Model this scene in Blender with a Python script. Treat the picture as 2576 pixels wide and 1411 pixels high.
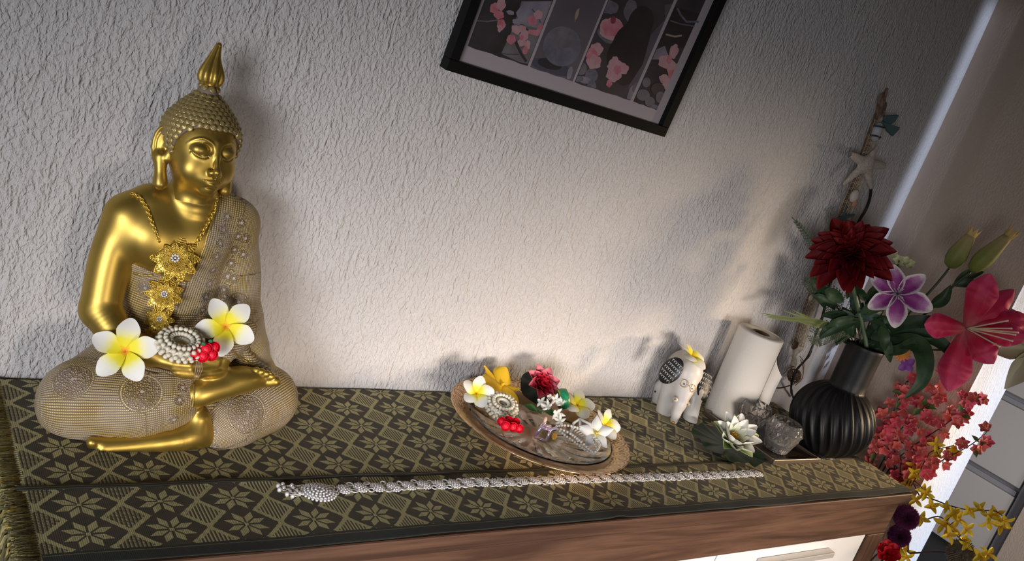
import bpy, math, random
import numpy as np
from mathutils import Vector, Matrix
for o in list(bpy.data.objects): bpy.data.objects.remove(o)
scene = bpy.context.scene
COL = scene.collection
PI = math.pi

# ---------------------------------------------------------------- camera, world, lights, exposure
CR = np.array([[0.775632201524375, -0.5423034990955338, 0.3229575867311243],
               [0.1046513203323808, -0.3940949974987844, -0.9130921279362354],
               [0.6224490253114232, 0.7420215952485301, -0.24891999331850745]])
CF = 2228.0249667185653
CC = np.array([0.0, -1.24138602, 0.65956341])
cd = bpy.data.cameras.new('camera'); cam = bpy.data.objects.new('camera', cd); COL.objects.link(cam)
cd.sensor_width = 36.0; cd.lens = CF * 36.0 / 2576.0; cd.clip_start = 0.02; cd.clip_end = 60
M4 = Matrix.Identity(4)
for i in range(3):
    M4[i][0] = CR[0][i]; M4[i][1] = -CR[1][i]; M4[i][2] = -CR[2][i]; M4[i][3] = CC[i]
cam.matrix_world = M4
scene.camera = cam

w = bpy.data.worlds.new('room_light'); scene.world = w; w.use_nodes = True
w.node_tree.nodes['Background'].inputs[0].default_value = (0.75, 0.72, 0.70, 1)
w.node_tree.nodes['Background'].inputs[1].default_value = 0.145

def area_light(name, loc, target, sx, sy, power, color, spread=180):
    l = bpy.data.lights.new(name, 'AREA'); l.shape = 'RECTANGLE'; l.size = sx; l.size_y = sy
    l.energy = power; l.color = color; l.spread = math.radians(spread)
    o = bpy.data.objects.new(name, l); COL.objects.link(o)
    o.location = loc
    o.rotation_euler = (Vector(target) - Vector(loc)).to_track_quat('-Z', 'Y').to_euler()
    return o
area_light('window_daylight', (-1.3, -2.1, 0.30), (0.8, 0.0, -0.10), 1.0, 0.8, 7.6, (0.92, 0.94, 1.0), 50)
area_light('room_daylight', (1.1, -3.0, -0.05), (1.2, 0.0, -0.22), 1.4, 0.6, 8.2, (1.0, 0.88, 0.79), 31)
area_light('low_sun_window', (4.5, -2.15, 0.80), (1.75, 0.0, 0.0), 0.42, 0.32, 3.6, (1.0, 0.74, 0.46), 24)
area_light('door_daylight', (2.62, -1.5, 0.1), (2.50, -0.36, -0.1), 0.5, 1.2, 2.3, (0.62, 0.76, 1.0), 16)
area_light('drawer_fill_light', (2.35, -1.30, 0.35), (3.2, 0.0, -0.2), 0.4, 0.8, 2.2, (1.0, 0.96, 0.95), 60)  # fill lamp added to brighten the drawer unit, no source known there
area_light('curtain_gap_daylight', (2.160, -3.0, 1.00), (2.203, 0.0, 0.62), 0.030, 1.0, 0.17, (0.66, 0.76, 1.0), 2)

scene.view_settings.view_transform = 'Standard'; scene.view_settings.look = 'None'
scene.view_settings.gamma = 1.0; scene.view_settings.use_curve_mapping = False
scene.view_settings.exposure = -0.45

# ---------------------------------------------------------------- helpers
def ray(u, v):
    return CR.T @ np.array([u - 1288.0, v - 705.5, CF])
def atY(u, v, y):                      # the point in view at (u, v) on the upright plane at depth y
    d = ray(u, v); return CC + (y - CC[1]) / d[1] * d
def atZ(u, v, z=0.0):
    d = ray(u, v); return CC + (z - CC[2]) / d[2] * d
def atX(u, v, x):
    d = ray(u, v); return CC + (x - CC[0]) / d[0] * d
def px(p):                             # metres per pixel at a point
    return float(CR[2] @ (np.array(p) - CC)) / CF

def lin(r, g, b):
    f = lambda c: (c / 255 / 12.92) if c / 255 <= 0.04045 else ((c / 255 + 0.055) / 1.055) ** 2.4
    return (f(r), f(g), f(b))

class E:                               # tiny expression wrapper around math nodes
    nt = None
    def __init__(s, sock): s.s = sock
    @staticmethod
    def m(op, *a):
        n = E.nt.nodes.new('ShaderNodeMath'); n.operation = op
        for i, x in enumerate(a):
            if isinstance(x, E): E.nt.links.new(x.s, n.inputs[i])
            else: n.inputs[i].default_value = x
        return E(n.outputs[0])
    def __add__(s, o): return E.m('ADD', s, o)
    __radd__ = __add__
    def __sub__(s, o): return E.m('SUBTRACT', s, o)
    def __rsub__(s, o): return E.m('SUBTRACT', o, s)
    def __mul__(s, o): return E.m('MULTIPLY', s, o)
    __rmul__ = __mul__
    def __truediv__(s, o): return E.m('DIVIDE', s, o)
    def abs(s): return E.m('ABSOLUTE', s)
    def gt(s, o): return E.m('GREATER_THAN', s, o)
    def lt(s, o): return E.m('LESS_THAN', s, o)
    def frac(s): return E.m('FRACT', s)
    def sin(s): return E.m('SINE', s)
    def max(s, o): return E.m('MAXIMUM', s, o)
    def min(s, o): return E.m('MINIMUM', s, o)
    def step(s, a, b):                 # smooth 0..1 between a and b
        n = E.nt.nodes.new('ShaderNodeMapRange'); n.interpolation_type = 'SMOOTHSTEP'
        E.nt.links.new(s.s, n.inputs[0]); n.inputs[1].default_value = a; n.inputs[2].default_value = b
        return E(n.outputs[0])

class MT:                              # material builder
    def __init__(s, name, color=(0.8, 0.8, 0.8), rough=0.5, metal=0.0, spec=0.5, **kw):
        s.m = bpy.data.materials.new(name); s.m.use_nodes = True
        s.nt = s.m.node_tree; s.b = s.nt.nodes['Principled BSDF']; E.nt = s.nt
        s.b.inputs['Base Color'].default_value = (*color, 1); s.b.inputs['Roughness'].default_value = rough
        s.b.inputs['Metallic'].default_value = metal; s.b.inputs['Specular IOR Level'].default_value = spec
        for k, v in kw.items(): s.b.inputs[k.replace('_', ' ')].default_value = v
        s.m.diffuse_color = (*color, 1)
    def n(s, t, **kw):
        n = s.nt.nodes.new('ShaderNode' + t)
        for k, v in kw.items(): setattr(n, k, v)
        return n
    def l(s, a, b): s.nt.links.new(a.s if isinstance(a, E) else a, b)
    def coord(s, kind='Object'):
        return s.n('TexCoord').outputs[kind]
    def attr(s, name):
        a = s.n('Attribute'); a.attribute_name = name; return a
    def xyz(s, sock):
        n = s.n('SeparateXYZ'); s.l(sock, n.inputs[0]); return E(n.outputs[0]), E(n.outputs[1]), E(n.outputs[2])
    def mapping(s, sock, scale=(1, 1, 1), rot=(0, 0, 0), loc=(0, 0, 0)):
        n = s.n('Mapping'); s.l(sock, n.inputs[0]); n.inputs['Scale'].default_value = scale
        n.inputs['Rotation'].default_value = rot; n.inputs['Location'].default_value = loc; return n.outputs[0]
    def noise(s, sock, scale, detail=3, rough=0.55, dist=0.0):
        n = s.n('TexNoise'); s.l(sock, n.inputs['Vector']); n.inputs['Scale'].default_value = scale
        n.inputs['Detail'].default_value = detail; n.inputs['Roughness'].default_value = rough
        n.inputs['Distortion'].default_value = dist; return E(n.outputs[0])
    def voronoi(s, sock, scale, feature='F1', rnd=1.0):
        n = s.n('TexVoronoi', feature=feature); s.l(sock, n.inputs['Vector']); n.inputs['Scale'].default_value = scale
        n.inputs['Randomness'].default_value = rnd; return n
    def ramp(s, fac, stops, interp='LINEAR'):
        n = s.n('ValToRGB'); s.l(fac, n.inputs[0]); cr = n.color_ramp; cr.interpolation = interp
        while len(cr.elements) > 1: cr.elements.remove(cr.elements[-1])
        cr.elements[0].position = stops[0][0]; cr.elements[0].color = (*stops[0][1], 1)
        for p, c in stops[1:]:
            e = cr.elements.new(p); e.color = (*c, 1)
        return n.outputs[0]
    def mix(s, fac, a, b, mode='MIX'):
        n = s.n('Mix', data_type='RGBA', blend_type=mode)
        if isinstance(fac, (int, float)): n.inputs[0].default_value = fac
        else: s.l(fac, n.inputs[0])
        for x, i in ((a, 6), (b, 7)):
            if isinstance(x, tuple): n.inputs[i].default_value = (*x, 1)
            else: s.l(x, n.inputs[i])
        return n.outputs[2]
    def color(s, sock): s.l(sock, s.b.inputs['Base Color'])
    def bump(s, h, strength=0.5, dist=0.001, prev=None):
        n = s.n('Bump'); n.inputs['Strength'].default_value = strength; n.inputs['Distance'].default_value = dist
        s.l(h, n.inputs['Height'])
        if prev is not None: s.l(prev, n.inputs['Normal'])
        s.l(n.outputs[0], s.b.inputs['Normal']); return n.outputs[0]
    def speckle(s, a, b, scale, lo=0.35, hi=0.65, detail=3):
        f = s.noise(s.coord(), scale, detail); s.color(s.mix(f.step(lo, hi), a, b)); return s

def mesh(name, V, F, mat=None, smooth=True, uv=None, attrs=None):
    me = bpy.data.meshes.new(name)
    V = np.asarray(V, dtype=np.float32)
    me.from_pydata(V.tolist(), [], F if isinstance(F, list) else F.tolist())
    if smooth: me.polygons.foreach_set('use_smooth', [True] * len(me.polygons))
    if mat is not None:
        for m in (mat if isinstance(mat, (list, tuple)) else [mat]): me.materials.append(m.m if isinstance(m, MT) else m)
    if attrs:
        for k, a in attrs.items():
            a = np.asarray(a, dtype=np.float32)
            if a.ndim == 1:
                at = me.attributes.new(k, 'FLOAT', 'POINT'); at.data.foreach_set('value', a)
            else:
                at = me.attributes.new(k, 'FLOAT_VECTOR', 'POINT'); at.data.foreach_set('vector', a.ravel())
    me.update(); return me

def empty(name, loc, label, cat, group=None, rot=(0, 0, 0)):
    o = bpy.data.objects.new(name, None); COL.objects.link(o); o.location = loc; o.rotation_euler = rot
    o.empty_display_size = 0.02; o['label'] = label; o['category'] = cat
    if group: o['group'] = group
    return o
def tag(o, label=None, cat=None, group=None, kind=None):
    if label: o['label'] = label
    if cat: o['category'] = cat
    if group: o['group'] = group
    if kind: o['kind'] = kind
    return o
def obj(name, me, parent=None, loc=(0, 0, 0), rot=None, scale=None, kind=None, label=None, mw=None):
    """link a mesh object; its coordinates are local to the parent"""
    o = bpy.data.objects.new(name, me); COL.objects.link(o)
    if parent is not None: o.parent = parent
    if mw is not None: o.matrix_local = mw
    else:
        o.location = loc
        if rot is not None: o.rotation_euler = rot
        if scale is not None: o.scale = scale
    if kind: o['kind'] = kind
    if label: o['label'] = label
    return o
def copy_tree(o, parent=None):
    c = o.copy(); COL.objects.link(c); c.parent = parent
    if parent is not None: c.matrix_parent_inverse = o.matrix_parent_inverse
    for ch in list(o.children): copy_tree(ch, c)
    return c
def local(parent, V):                  # world coordinates -> coordinates under an unrotated parent
    L = np.array(parent.location)
    p = parent.parent
    while p is not None: L = L + np.array(p.location); p = p.parent
    return np.asarray(V) - L

class MB:                              # mesh buffer
    def __init__(s): s.V = []; s.F = []
    def add(s, V, F):
        n = len(s.V); s.V.extend([tuple(v) for v in V]); s.F.extend([[i + n for i in f] for f in F]); return s
    def box(s, a, b, bev=0.0):
        (x0, y0, z0), (x1, y1, z1) = a, b
        if bev <= 0:
            V = [(x, y, z) for x in (x0, x1) for y in (y0, y1) for z in (z0, z1)]
            F = [[0, 1, 3, 2], [4, 6, 7, 5], [0, 4, 5, 1], [2, 3, 7, 6], [0, 2, 6, 4], [1, 5, 7, 3]]
            return s.add(V, F)
        import bmesh
        bm = bmesh.new(); bmesh.ops.create_cube(bm, size=1.0)
        for v in bm.verts: v.co = Vector((x0 + (v.co.x + .5) * (x1 - x0), y0 + (v.co.y + .5) * (y1 - y0), z0 + (v.co.z + .5) * (z1 - z0)))
        bmesh.ops.bevel(bm, geom=list(bm.edges), offset=bev, segments=2, affect='EDGES', profile=0.5)
        bm.verts.index_update()
        V = [tuple(v.co) for v in bm.verts]; F = [[v.index for v in f.verts] for f in bm.faces]; bm.free()
        return s.add(V, F)
    def tube(s, P, r, seg=6, cap=True, close=False, flat=1.0):
        P = [np.array(p, float) for p in P]; n = len(P)
        R = [r] * n if isinstance(r, (int, float)) else list(r)
        up = None; rings = []
        for i in range(n):
            t = (P[(i + 1) % n] - P[i - 1]) if close else (P[min(i + 1, n - 1)] - P[max(i - 1, 0)])
            t = t / (np.linalg.norm(t) + 1e-12)
            if up is None: up = np.array([0, 0, 1.0]) if abs(t[2]) < 0.9 else np.array([1.0, 0, 0])
            a = np.cross(t, up); a /= (np.linalg.norm(a) + 1e-12); b = np.cross(a, t); up = b
            rings.append([P[i] + R[i] * (math.cos(2 * PI * k / seg) * a + flat * math.sin(2 * PI * k / seg) * b) for k in range(seg)])
        V = [v for rg in rings for v in rg]; F = []
        for i in range(n if close else n - 1):
            for k in range(seg):
                F.append([i * seg + k, i * seg + (k + 1) % seg, ((i + 1) % n) * seg + (k + 1) % seg, ((i + 1) % n) * seg + k])
        if cap and not close: F.append(list(range(seg))[::-1]); F.append([(n - 1) * seg + k for k in range(seg)])
        return s.add(V, F)
    def lathe(s, prof, seg=32, c=(0, 0, 0), rfun=None):
        V = []; F = []; n = len(prof)
        for i, (r, z) in enumerate(prof):
            for k in range(seg):
                a = 2 * PI * k / seg; rr = r if rfun is None else rfun(r, z, a, i)
                V.append((c[0] + rr * math.cos(a), c[1] + rr * math.sin(a), c[2] + z))
        for i in range(n - 1):
            for k in range(seg): F.append([i * seg + k, i * seg + (k + 1) % seg, (i + 1) * seg + (k + 1) % seg, (i + 1) * seg + k])
        F.append(list(range(seg))[::-1]); F.append([(n - 1) * seg + k for k in range(seg)])
        return s.add(V, F)
    def ball(s, c, r, nu=8, nv=5, sq=(1, 1, 1)):
        V = [(c[0], c[1], c[2] - r * sq[2])]
        for j in range(1, nv):
            t = PI * j / nv - PI / 2
            for k in range(nu):
                a = 2 * PI * k / nu
                V.append((c[0] + r * sq[0] * math.cos(t) * math.cos(a), c[1] + r * sq[1] * math.cos(t) * math.sin(a), c[2] + r * sq[2] * math.sin(t)))
        V.append((c[0], c[1], c[2] + r * sq[2])); F = []
        for k in range(nu): F.append([0, 1 + (k + 1) % nu, 1 + k])
        for j in range(nv - 2):
            for k in range(nu): F.append([1 + j * nu + k, 1 + j * nu + (k + 1) % nu, 1 + (j + 1) * nu + (k + 1) % nu, 1 + (j + 1) * nu + k])
        L = len(V) - 1; b = 1 + (nv - 2) * nu
        for k in range(nu): F.append([b + k, b + (k + 1) % nu, L])
        return s.add(V, F)
    def grid(s, fn, nu, nv):           # fn(u, v) in 0..1
        V = [fn(i / nu, j / nv) for i in range(nu + 1) for j in range(nv + 1)]
        F = [[i * (nv + 1) + j, (i + 1) * (nv + 1) + j, (i + 1) * (nv + 1) + j + 1, i * (nv + 1) + j + 1] for i in range(nu) for j in range(nv)]
        return s.add(V, F)
    def xf(s, M, start=0):
        for i in range(start, len(s.V)): s.V[i] = tuple(M @ Vector(s.V[i]))
        return s
    def mesh(s, name, mat, smooth=True): return mesh(name, s.V, s.F, mat, smooth)
    def obj(s, name, mat, parent=None, smooth=True, **kw):
        return obj(name, s.mesh(name, mat, smooth), parent, **kw)
def autosmooth(me, ang=40):
    me.polygons.foreach_set('use_smooth', [True] * len(me.polygons))
    try: me.set_sharp_from_angle(angle=math.radians(ang))
    except Exception: pass
    return me
# ---------------------------------------------------------------- the setting
def plaster(name, col, scale=1.0, strength=0.9, smoothy=0.0):
    m = MT(name, col, 0.9, spec=0.15); co = m.coord()
    n1 = m.noise(m.mapping(co, (1.0, 1.0, 0.62)), 175 * scale, 2, 0.55, 0.3)
    n2 = m.noise(m.mapping(co, (1.0, 1.0, 0.30)), 52 * scale, 2, 0.5, 0.4)
    n3 = m.noise(co, 480 * scale, 2, 0.65)
    n4 = m.noise(m.mapping(co, (1.0, 1.0, 0.6)), 22 * scale, 1, 0.5)
    ridge = (1.0 - (n2 - 0.5).abs() * 9.0).max(0.0) * n4.step(0.40, 0.62)
    h = n1.step(0.34, 0.66) * 0.60 + ridge * 0.60 * (1 - smoothy) + n3 * 0.35
    m.bump(h, strength, 0.0029)
    big = m.noise(co, 2.2, 2)
    m.color(m.mix(big.step(0.3, 0.7), col, tuple(c * 0.94 for c in col)))
    return m
M_wall = plaster('rough_plaster', (0.60, 0.575, 0.565), 1.0, 0.95)
M_wall2 = plaster('finer_plaster', (0.60, 0.49, 0.40), 1.2, 0.35, 0.6)
def structure(name, mb, mat, smooth=False):
    o = mb.obj(name, mat, None, smooth); o['kind'] = 'structure'; return o
# the main wall has a little real waviness
def wfn(u, v):
    x = -0.9 + 3.12 * u; z = -0.85 + 2.6 * v
    y = 0.0015 * math.sin(x * 5.1 + 1.3 * math.sin(z * 3.7)) + 0.0012 * math.sin(z * 7.3 + x * 2.1)
    return (x, y + 0.003, z)
wb = MB().grid(wfn, 60, 40); structure('wall_back', wb, M_wall, True)
def sfn(u, v):                         # side wall; faint hollow beside the corner shaped in for a soft vertical shadow
    y = 0.004 - 0.361 * u; z = -0.85 + 2.6 * v
    return (2.22 + 0.0015 * math.exp(-((y + 0.078) / 0.03) ** 2), y, z)
sb = MB().grid(sfn, 60, 4)
structure('wall_right', sb, M_wall2, True)
M_wall3 = plaster('daylit_plaster', (0.74, 0.76, 0.80), 0.8, 0.7)  # paler, bluer plaster: daylight on the wall end put into the colour
eb = MB().box((2.2205, -0.357, -0.85), (2.415, -0.19, 1.75)); structure('wall_right_end', eb, M_wall3)
M_floor = MT('grey_floor_tile', (0.20, 0.19, 0.18), 0.45)
M_floor.speckle((0.20, 0.19, 0.18), (0.26, 0.25, 0.24), 9)
fb = MB().box((-1.6, -3.8, -0.90), (4.6, 0.6, -0.85)); structure('floor', fb, M_floor)
fw = MB().box((2.42, 0.55, -0.85), (4.6, 0.6, 1.75)); structure('wall_far', fw, M_wall2)
nb = MB().box((3.16, -1.0, -0.85), (3.40, -0.297, 1.75)); structure('wall_beside_drawers', nb, M_wall2)
cb = MB().box((-1.6, -3.8, 1.55), (4.6, 0.6, 1.60)); structure('ceiling', cb, MT('ceiling_paint', (.22, .20, .19), .9))
lw = MB().box((-1.65, -3.8, -0.85), (-1.6, 0.05, 1.75))
# ---------------------------------------------------------------- drawer unit in the next room
M_white = MT('white_lacquer', (0.60, 0.57, 0.56), 0.35); M_grey = MT('grey_lacquer', (0.34, 0.34, 0.37), 0.4)
M_dark = MT('dark_plinth', (0.06, 0.06, 0.065), 0.5)
cab = empty('drawer_cabinet', (3.4, -0.02, -0.85), 'white drawer cabinet with recessed grey grips in the next room', 'cabinet')
def cbox(name, a, b, mat, parent=cab, bev=0.003):
    return MB().box(local(parent, a), local(parent, b), bev).obj(name, mat, parent, False)
cbox('body', (3.222, -0.250, -0.455), (3.7, 0.50, 0.40), M_grey)
cbox('plinth', (3.245, -0.245, -0.85), (3.7, 0.49, -0.457), M_dark)
cbox('side_panel', (3.196, -0.293, -0.85), (3.7, -0.254, 0.40), M_grey)
for z0, z1 in ((-0.452, -0.170), (-0.158, 0.102), (0.114, 0.395)):
    d = cbox('drawer', (3.198, -0.247, z0), (3.220, 0.50, z1 - 0.022), M_white)
    g = MB().box(local(cab, (3.207, -0.244, z1 - 0.021)), local(cab, (3.220, 0.50, z1 - 0.004)), 0.002)
    g.obj('grip_recess', M_grey, d, False)

# ---------------------------------------------------------------- walnut sideboard
def walnut(name, axis=0, a=(0.042, 0.020, 0.012), b=(0.135, 0.070, 0.042)):
    m = MT(name, a, 0.5, spec=0.3); co = m.coord()
    sc = [26, 26, 26]; sc[axis] = 1.6
    n = m.noise(m.mapping(co, tuple(sc)), 1.0, 5, 0.62, 1.8)
    sc2 = [170, 170, 170]; sc2[axis] = 5
    f = m.noise(m.mapping(co, tuple(sc2)), 1.0, 2, 0.5)
    k = n.step(0.30, 0.72) * 0.78 + f * 0.28
    m.color(m.ramp(k, [(0.1, a), (0.5, tuple((x + y) / 2 for x, y in zip(a, b))), (0.95, b)]))
    m.bump(f, 0.15, 0.0004); return m
M_waln = walnut('walnut_long_grain', 0); M_walz = walnut('walnut_upright_grain', 2)
M_door = MT('white_glass_front', (0.72, 0.72, 0.73), 0.12); M_handle = MT('pale_handle', (0.62, 0.60, 0.57), 0.25, 0.4)
side = empty('sideboard', (1.13, -0.21, -0.85), 'long walnut sideboard with white glossy fronts along the textured wall', 'sideboard')
def sbx(name, a, b, mat, parent=side, bev=0.002):
    return MB().box(local(side, a), local(side, b), bev).obj(name, mat, parent, False)
sbx('top', (0.215, -0.420, -0.028), (2.045, -0.006, 0.0), M_waln, bev=0.003)
sbx('front_rail', (0.232, -0.408, -0.113), (2.030, -0.388, -0.030), M_waln)
sbx('side_panel', (2.008, -0.387, -0.80), (2.032, -0.008, -0.030), M_walz)
sbx('side_panel', (0.228, -0.387, -0.80), (0.252, -0.008, -0.030), M_walz)
sbx('stile', (1.955, -0.408, -0.80), (2.032, -0.389, -0.1145), M_walz)
sbx('stile', (0.228, -0.408, -0.80), (0.300, -0.389, -0.1145), M_walz)
sbx('back_panel', (0.253, -0.018, -0.80), (2.007, -0.009, -0.030), M_walz)
sbx('bottom', (0.253, -0.387, -0.80), (2.007, -0.020, -0.775), M_waln)
for x0, x1 in ((0.302, 0.873), (0.877, 1.412), (1.416, 1.953)):
    d = sbx('door', (x0, -0.405, -0.775), (x1, -0.389, -0.1155), M_door)
    a = local(side, ((x0 + x1) / 2 - 0.13, -0.424, -0.150)); b = local(side, ((x0 + x1) / 2 + 0.13, -0.4052, -0.136))
    MB().box(a, b, 0.002).obj('handle', M_handle, d, False)
for x, y in ((0.27, -0.37), (1.99, -0.37), (0.27, -0.05), (1.99, -0.05)):
    MB().box(local(side, (x - 0.025, y - 0.02, -0.85)), local(side, (x + 0.025, y + 0.02, -0.801)), 0.003).obj('foot', M_dark, side, False)

# ---------------------------------------------------------------- woven table runner
def runner_mat():
    m = MT('star_weave', (0.2, 0.2, 0.1), 0.85, spec=0.2, Sheen_Weight=0.15)
    x, y, z = m.xyz(m.attr('rest').outputs['Vector'])
    PX, PY = 0.0915, 0.0565
    seam = y.lt(-0.273)
    yy = y + seam * 0.0125
    wob = (m.noise(m.attr('rest').outputs['Vector'], 900, 1) - 0.5) * 0.02
    # stepped edges, as the weave counts threads
    q = 0.00125
    xs = E.m('SNAP', x, q); ys = E.m('SNAP', yy, q * 0.9)
    u = ((xs - 0.323) / PX + 100.5).frac() - 0.5
    v = ((ys + 0.212) / PY + 100.5).frac() - 0.5
    du = u.abs(); dv = v.abs()
    d = du * (1 / 0.318) + dv * (1 / 0.54) + wob        # 1 on the outline of the diamond
    ind = d.lt(1.0); band = ind * d.gt(0.74); core = d.lt(0.74)
    stripes = ((x * (1 / 0.0046)).frac()).lt(0.52)
    rows = ((yy * (1 / 0.0028)).frac()).lt(0.55)
    leftpart = x.lt(0.36)
    hatch = stripes.max(rows * leftpart * 0.0) * (1 - leftpart * (1 - rows) * 0.85)
    band2 = (du.lt(0.045)) * dv.gt(0.40)
    # eight-petal star between the diamonds
    su = (((xs - 0.323) / PX + 100.0).frac() - 0.5).abs() * (PX / 0.0262)
    sv = (((ys + 0.212) / PY + 100.0).frac() - 0.5).abs() * (PY / 0.0235)
    a = su.max(sv); b = su.min(sv)
    star = b.gt(0.05) * (a - b).gt(0.07) * b.lt(0.47) * (a - b).lt(0.58) + a.lt(0.10)
    dots = ((x * (1 / 0.0032)).frac()).lt(0.4) * ((yy * (1 / 0.003)).frac()).lt(0.35) * (a - b).gt(0.2)*(a-b).lt(0.42)
    star = star.min(1.0) * (1 - dots * su.gt(sv) * 0.8)
    light = (band.max(band2) + core * hatch + star * (1 - ind)).min(1.0)
    hem = y.lt(-0.3985)
    light = light * (1 - hem)
    thr = ((x * (1 / 0.00225)).frac() - 0.5).abs()
    thread = thr.step(0.30, 0.5)                        # dark gap between threads
    tv = m.noise(m.mapping(m.attr('rest').outputs['Vector'], (400, 14, 1)), 1.0, 2)
    c_l = m.mix(tv.step(0.3, 0.7), lin(206, 197, 140), lin(182, 172, 120))
    big = m.noise(m.attr('rest').outputs['Vector'], 30, 2)
    c_d = m.mix(big.step(0.35, 0.65), lin(66, 60, 36), lin(80, 66, 46))
    c_d = m.mix(thread * 0.8, c_d, lin(34, 30, 18))
    c_l = m.mix(thread * 0.75, c_l, lin(96, 88, 52))
    c = m.mix(light, c_d, c_l)
    hemc = m.mix((((y + 0.4055).abs()).lt(0.0011)), lin(34, 40, 34), lin(120, 104, 58))
    c = m.mix(hem, c, hemc)
    pale = x.lt(0.2265)
    c = m.mix(pale, c, m.mix(((y * 230).frac()).lt(0.3), lin(190, 180, 128), lin(70, 66, 40)))
    m.color(c)
    m.bump(light * 0.6 - thread * 0.5 + tv * 0.3, 0.5, 0.0007)
    return m
M_run = runner_mat()
rnd = random.Random(7)
run = empty('table_runner', (1.12, -0.2, 0.0), 'olive woven table runner with star and diamond pattern on the sideboard', 'table runner')
def runner_pt(x, y):
    z = 0.0022 + 0.0006 * math.sin(x * 17 + y * 9) + 0.0004 * math.sin(x * 41 - y * 23)
    yy = y
    # seam ridge where the two woven lengths meet
    s = y + 0.273 + 0.0012 * math.sin(x * 13) ; z += 0.0012 * math.exp(-(s / 0.004) ** 2)
    if y < -0.385:                     # loose wavy hem lying to the front edge
        k = (-0.385 - y) / 0.048
        yy = -0.385 - 0.048 * k * (0.700 + 0.030 * math.sin(x * 5.3) + 0.020 * math.sin(x * 17.0 + 1) - (0.10 if x < 0.40 else 0) * (0.40 - x) / 0.18)
        z += k * k * 0.003 * (1 + math.sin(x * 15 + 2)) * 0.5
        z += 0.004 * k * math.exp(-((x - 1.075) / 0.02) ** 2) + 0.003 * k * math.exp(-((x - 1.42) / 0.03) ** 2)
        if yy < -0.4225: z -= (-0.4225 - yy) * 2.2
    return (x, yy, max(z, 0.0015) if yy > -0.4222 else z)
NX, NY = 260, 110
V = []; R = []
ys_ = [-0.003 - 0.430 * j / NY for j in range(NY + 1)]
for i in range(NX + 1):
    x = 0.222 + (2.035 - 0.222) * i / NX
    for y in ys_:
        ex = 0.016 * max(0, (x - 1.95) / 0.085) * ((-y) / 0.4)
        V.append(runner_pt(x + ex, y)); R.append((x, y, 0))
F = [[i * (NY + 1) + j, (i + 1) * (NY + 1) + j, (i + 1) * (NY + 1) + j + 1, i * (NY + 1) + j + 1] for i in range(NX) for j in range(NY)]
o = obj('cloth', mesh('cloth', local(run, V), F, M_run, attrs={'rest': R}), run)
sm = o.modifiers.new('thick', 'SOLIDIFY'); sm.thickness = 0.0009; sm.offset = -1
M_cord = MT('dark_cord', lin(30, 28, 20), 0.6); M_cord2 = MT('olive_cord', lin(86, 78, 48), 0.6)
def seam_pt(x, dy): 
    return (x, -0.273 - 0.0018 * math.sin(x * 6 + 1) * 0.6 + 0.0009 * math.sin(x * 31) + dy, 0.0046)
P = [0.216 + 1.80 * i / 160 for i in range(161)]
MB().tube([local(run, seam_pt(x, -0.0022)) for x in P], 0.0017, 6).obj('seam_cord', M_cord, run)
MB().tube([local(run, seam_pt(x, 0.0024)) for x in P], 0.0017, 6).obj('seam_cord', M_cord, run)
MB().tube([local(run, seam_pt(x, 0.0)) for x in P], 0.0016, 6).obj('seam_cord', M_cord2, run, label='olive cord between two dark cords')
# fringe
M_fr = MT('fringe_yarn', lin(140, 130, 84), 0.9, spec=0.1)
a = M_fr.attr('tint'); M_fr.color(M_fr.ramp(E(a.outputs['Fac']), [(0, lin(84, 78, 58)), (0.5, lin(150, 142, 100)), (0.8, lin(196, 180, 120)), (1, lin(190, 160, 70))]))
fm = MB(); tint = []
for k in range(1100):
    y = -0.004 - 0.415 * rnd.random()
    P = []; L = 0.06 + 0.05 * rnd.random(); a0 = rnd.uniform(-1.1, -0.1); hx = 0.0; ph = rnd.random() * 6; am = rnd.uniform(0.004, 0.012)
    x = 0.224; z = 0.0022 + rnd.random() * 0.001; yy = y
    st = L / 9
    over = False
    for j in range(10):
        P.append((x, yy, z))
        k2 = j / 9
        if x > 0.208 - rnd.random() * 0.004 and not over: dx, dy, dz = -1, a0 * 0.5, 0.12 if j < 2 else -0.1
        else: over = True; dx, dy, dz = -0.28 + 0.15 * math.sin(ph), a0 * 0.9 + 0.25 * math.sin(ph + j), -0.95
        n = math.sqrt(dx * dx + dy * dy + dz * dz); x += dx / n * st; yy += dy / n * st + am * 0.25 * math.sin(ph + j * 1.3); z += dz / n * st
        if z < 0.001 and x > 0.213: z = 0.001
    n0 = len(fm.V); fm.tube([local(run, p) for p in P], [0.0011] * 3 + [0.0017] * 5 + [0.0012] * 2, 4)
    tint += [rnd.random() ] * (len(fm.V) - n0)
obj('fringe', mesh('fringe', fm.V, fm.F, M_fr, attrs={'tint': tint}), run, kind='stuff', label='long twisted olive fringe hanging over the end')
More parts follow.
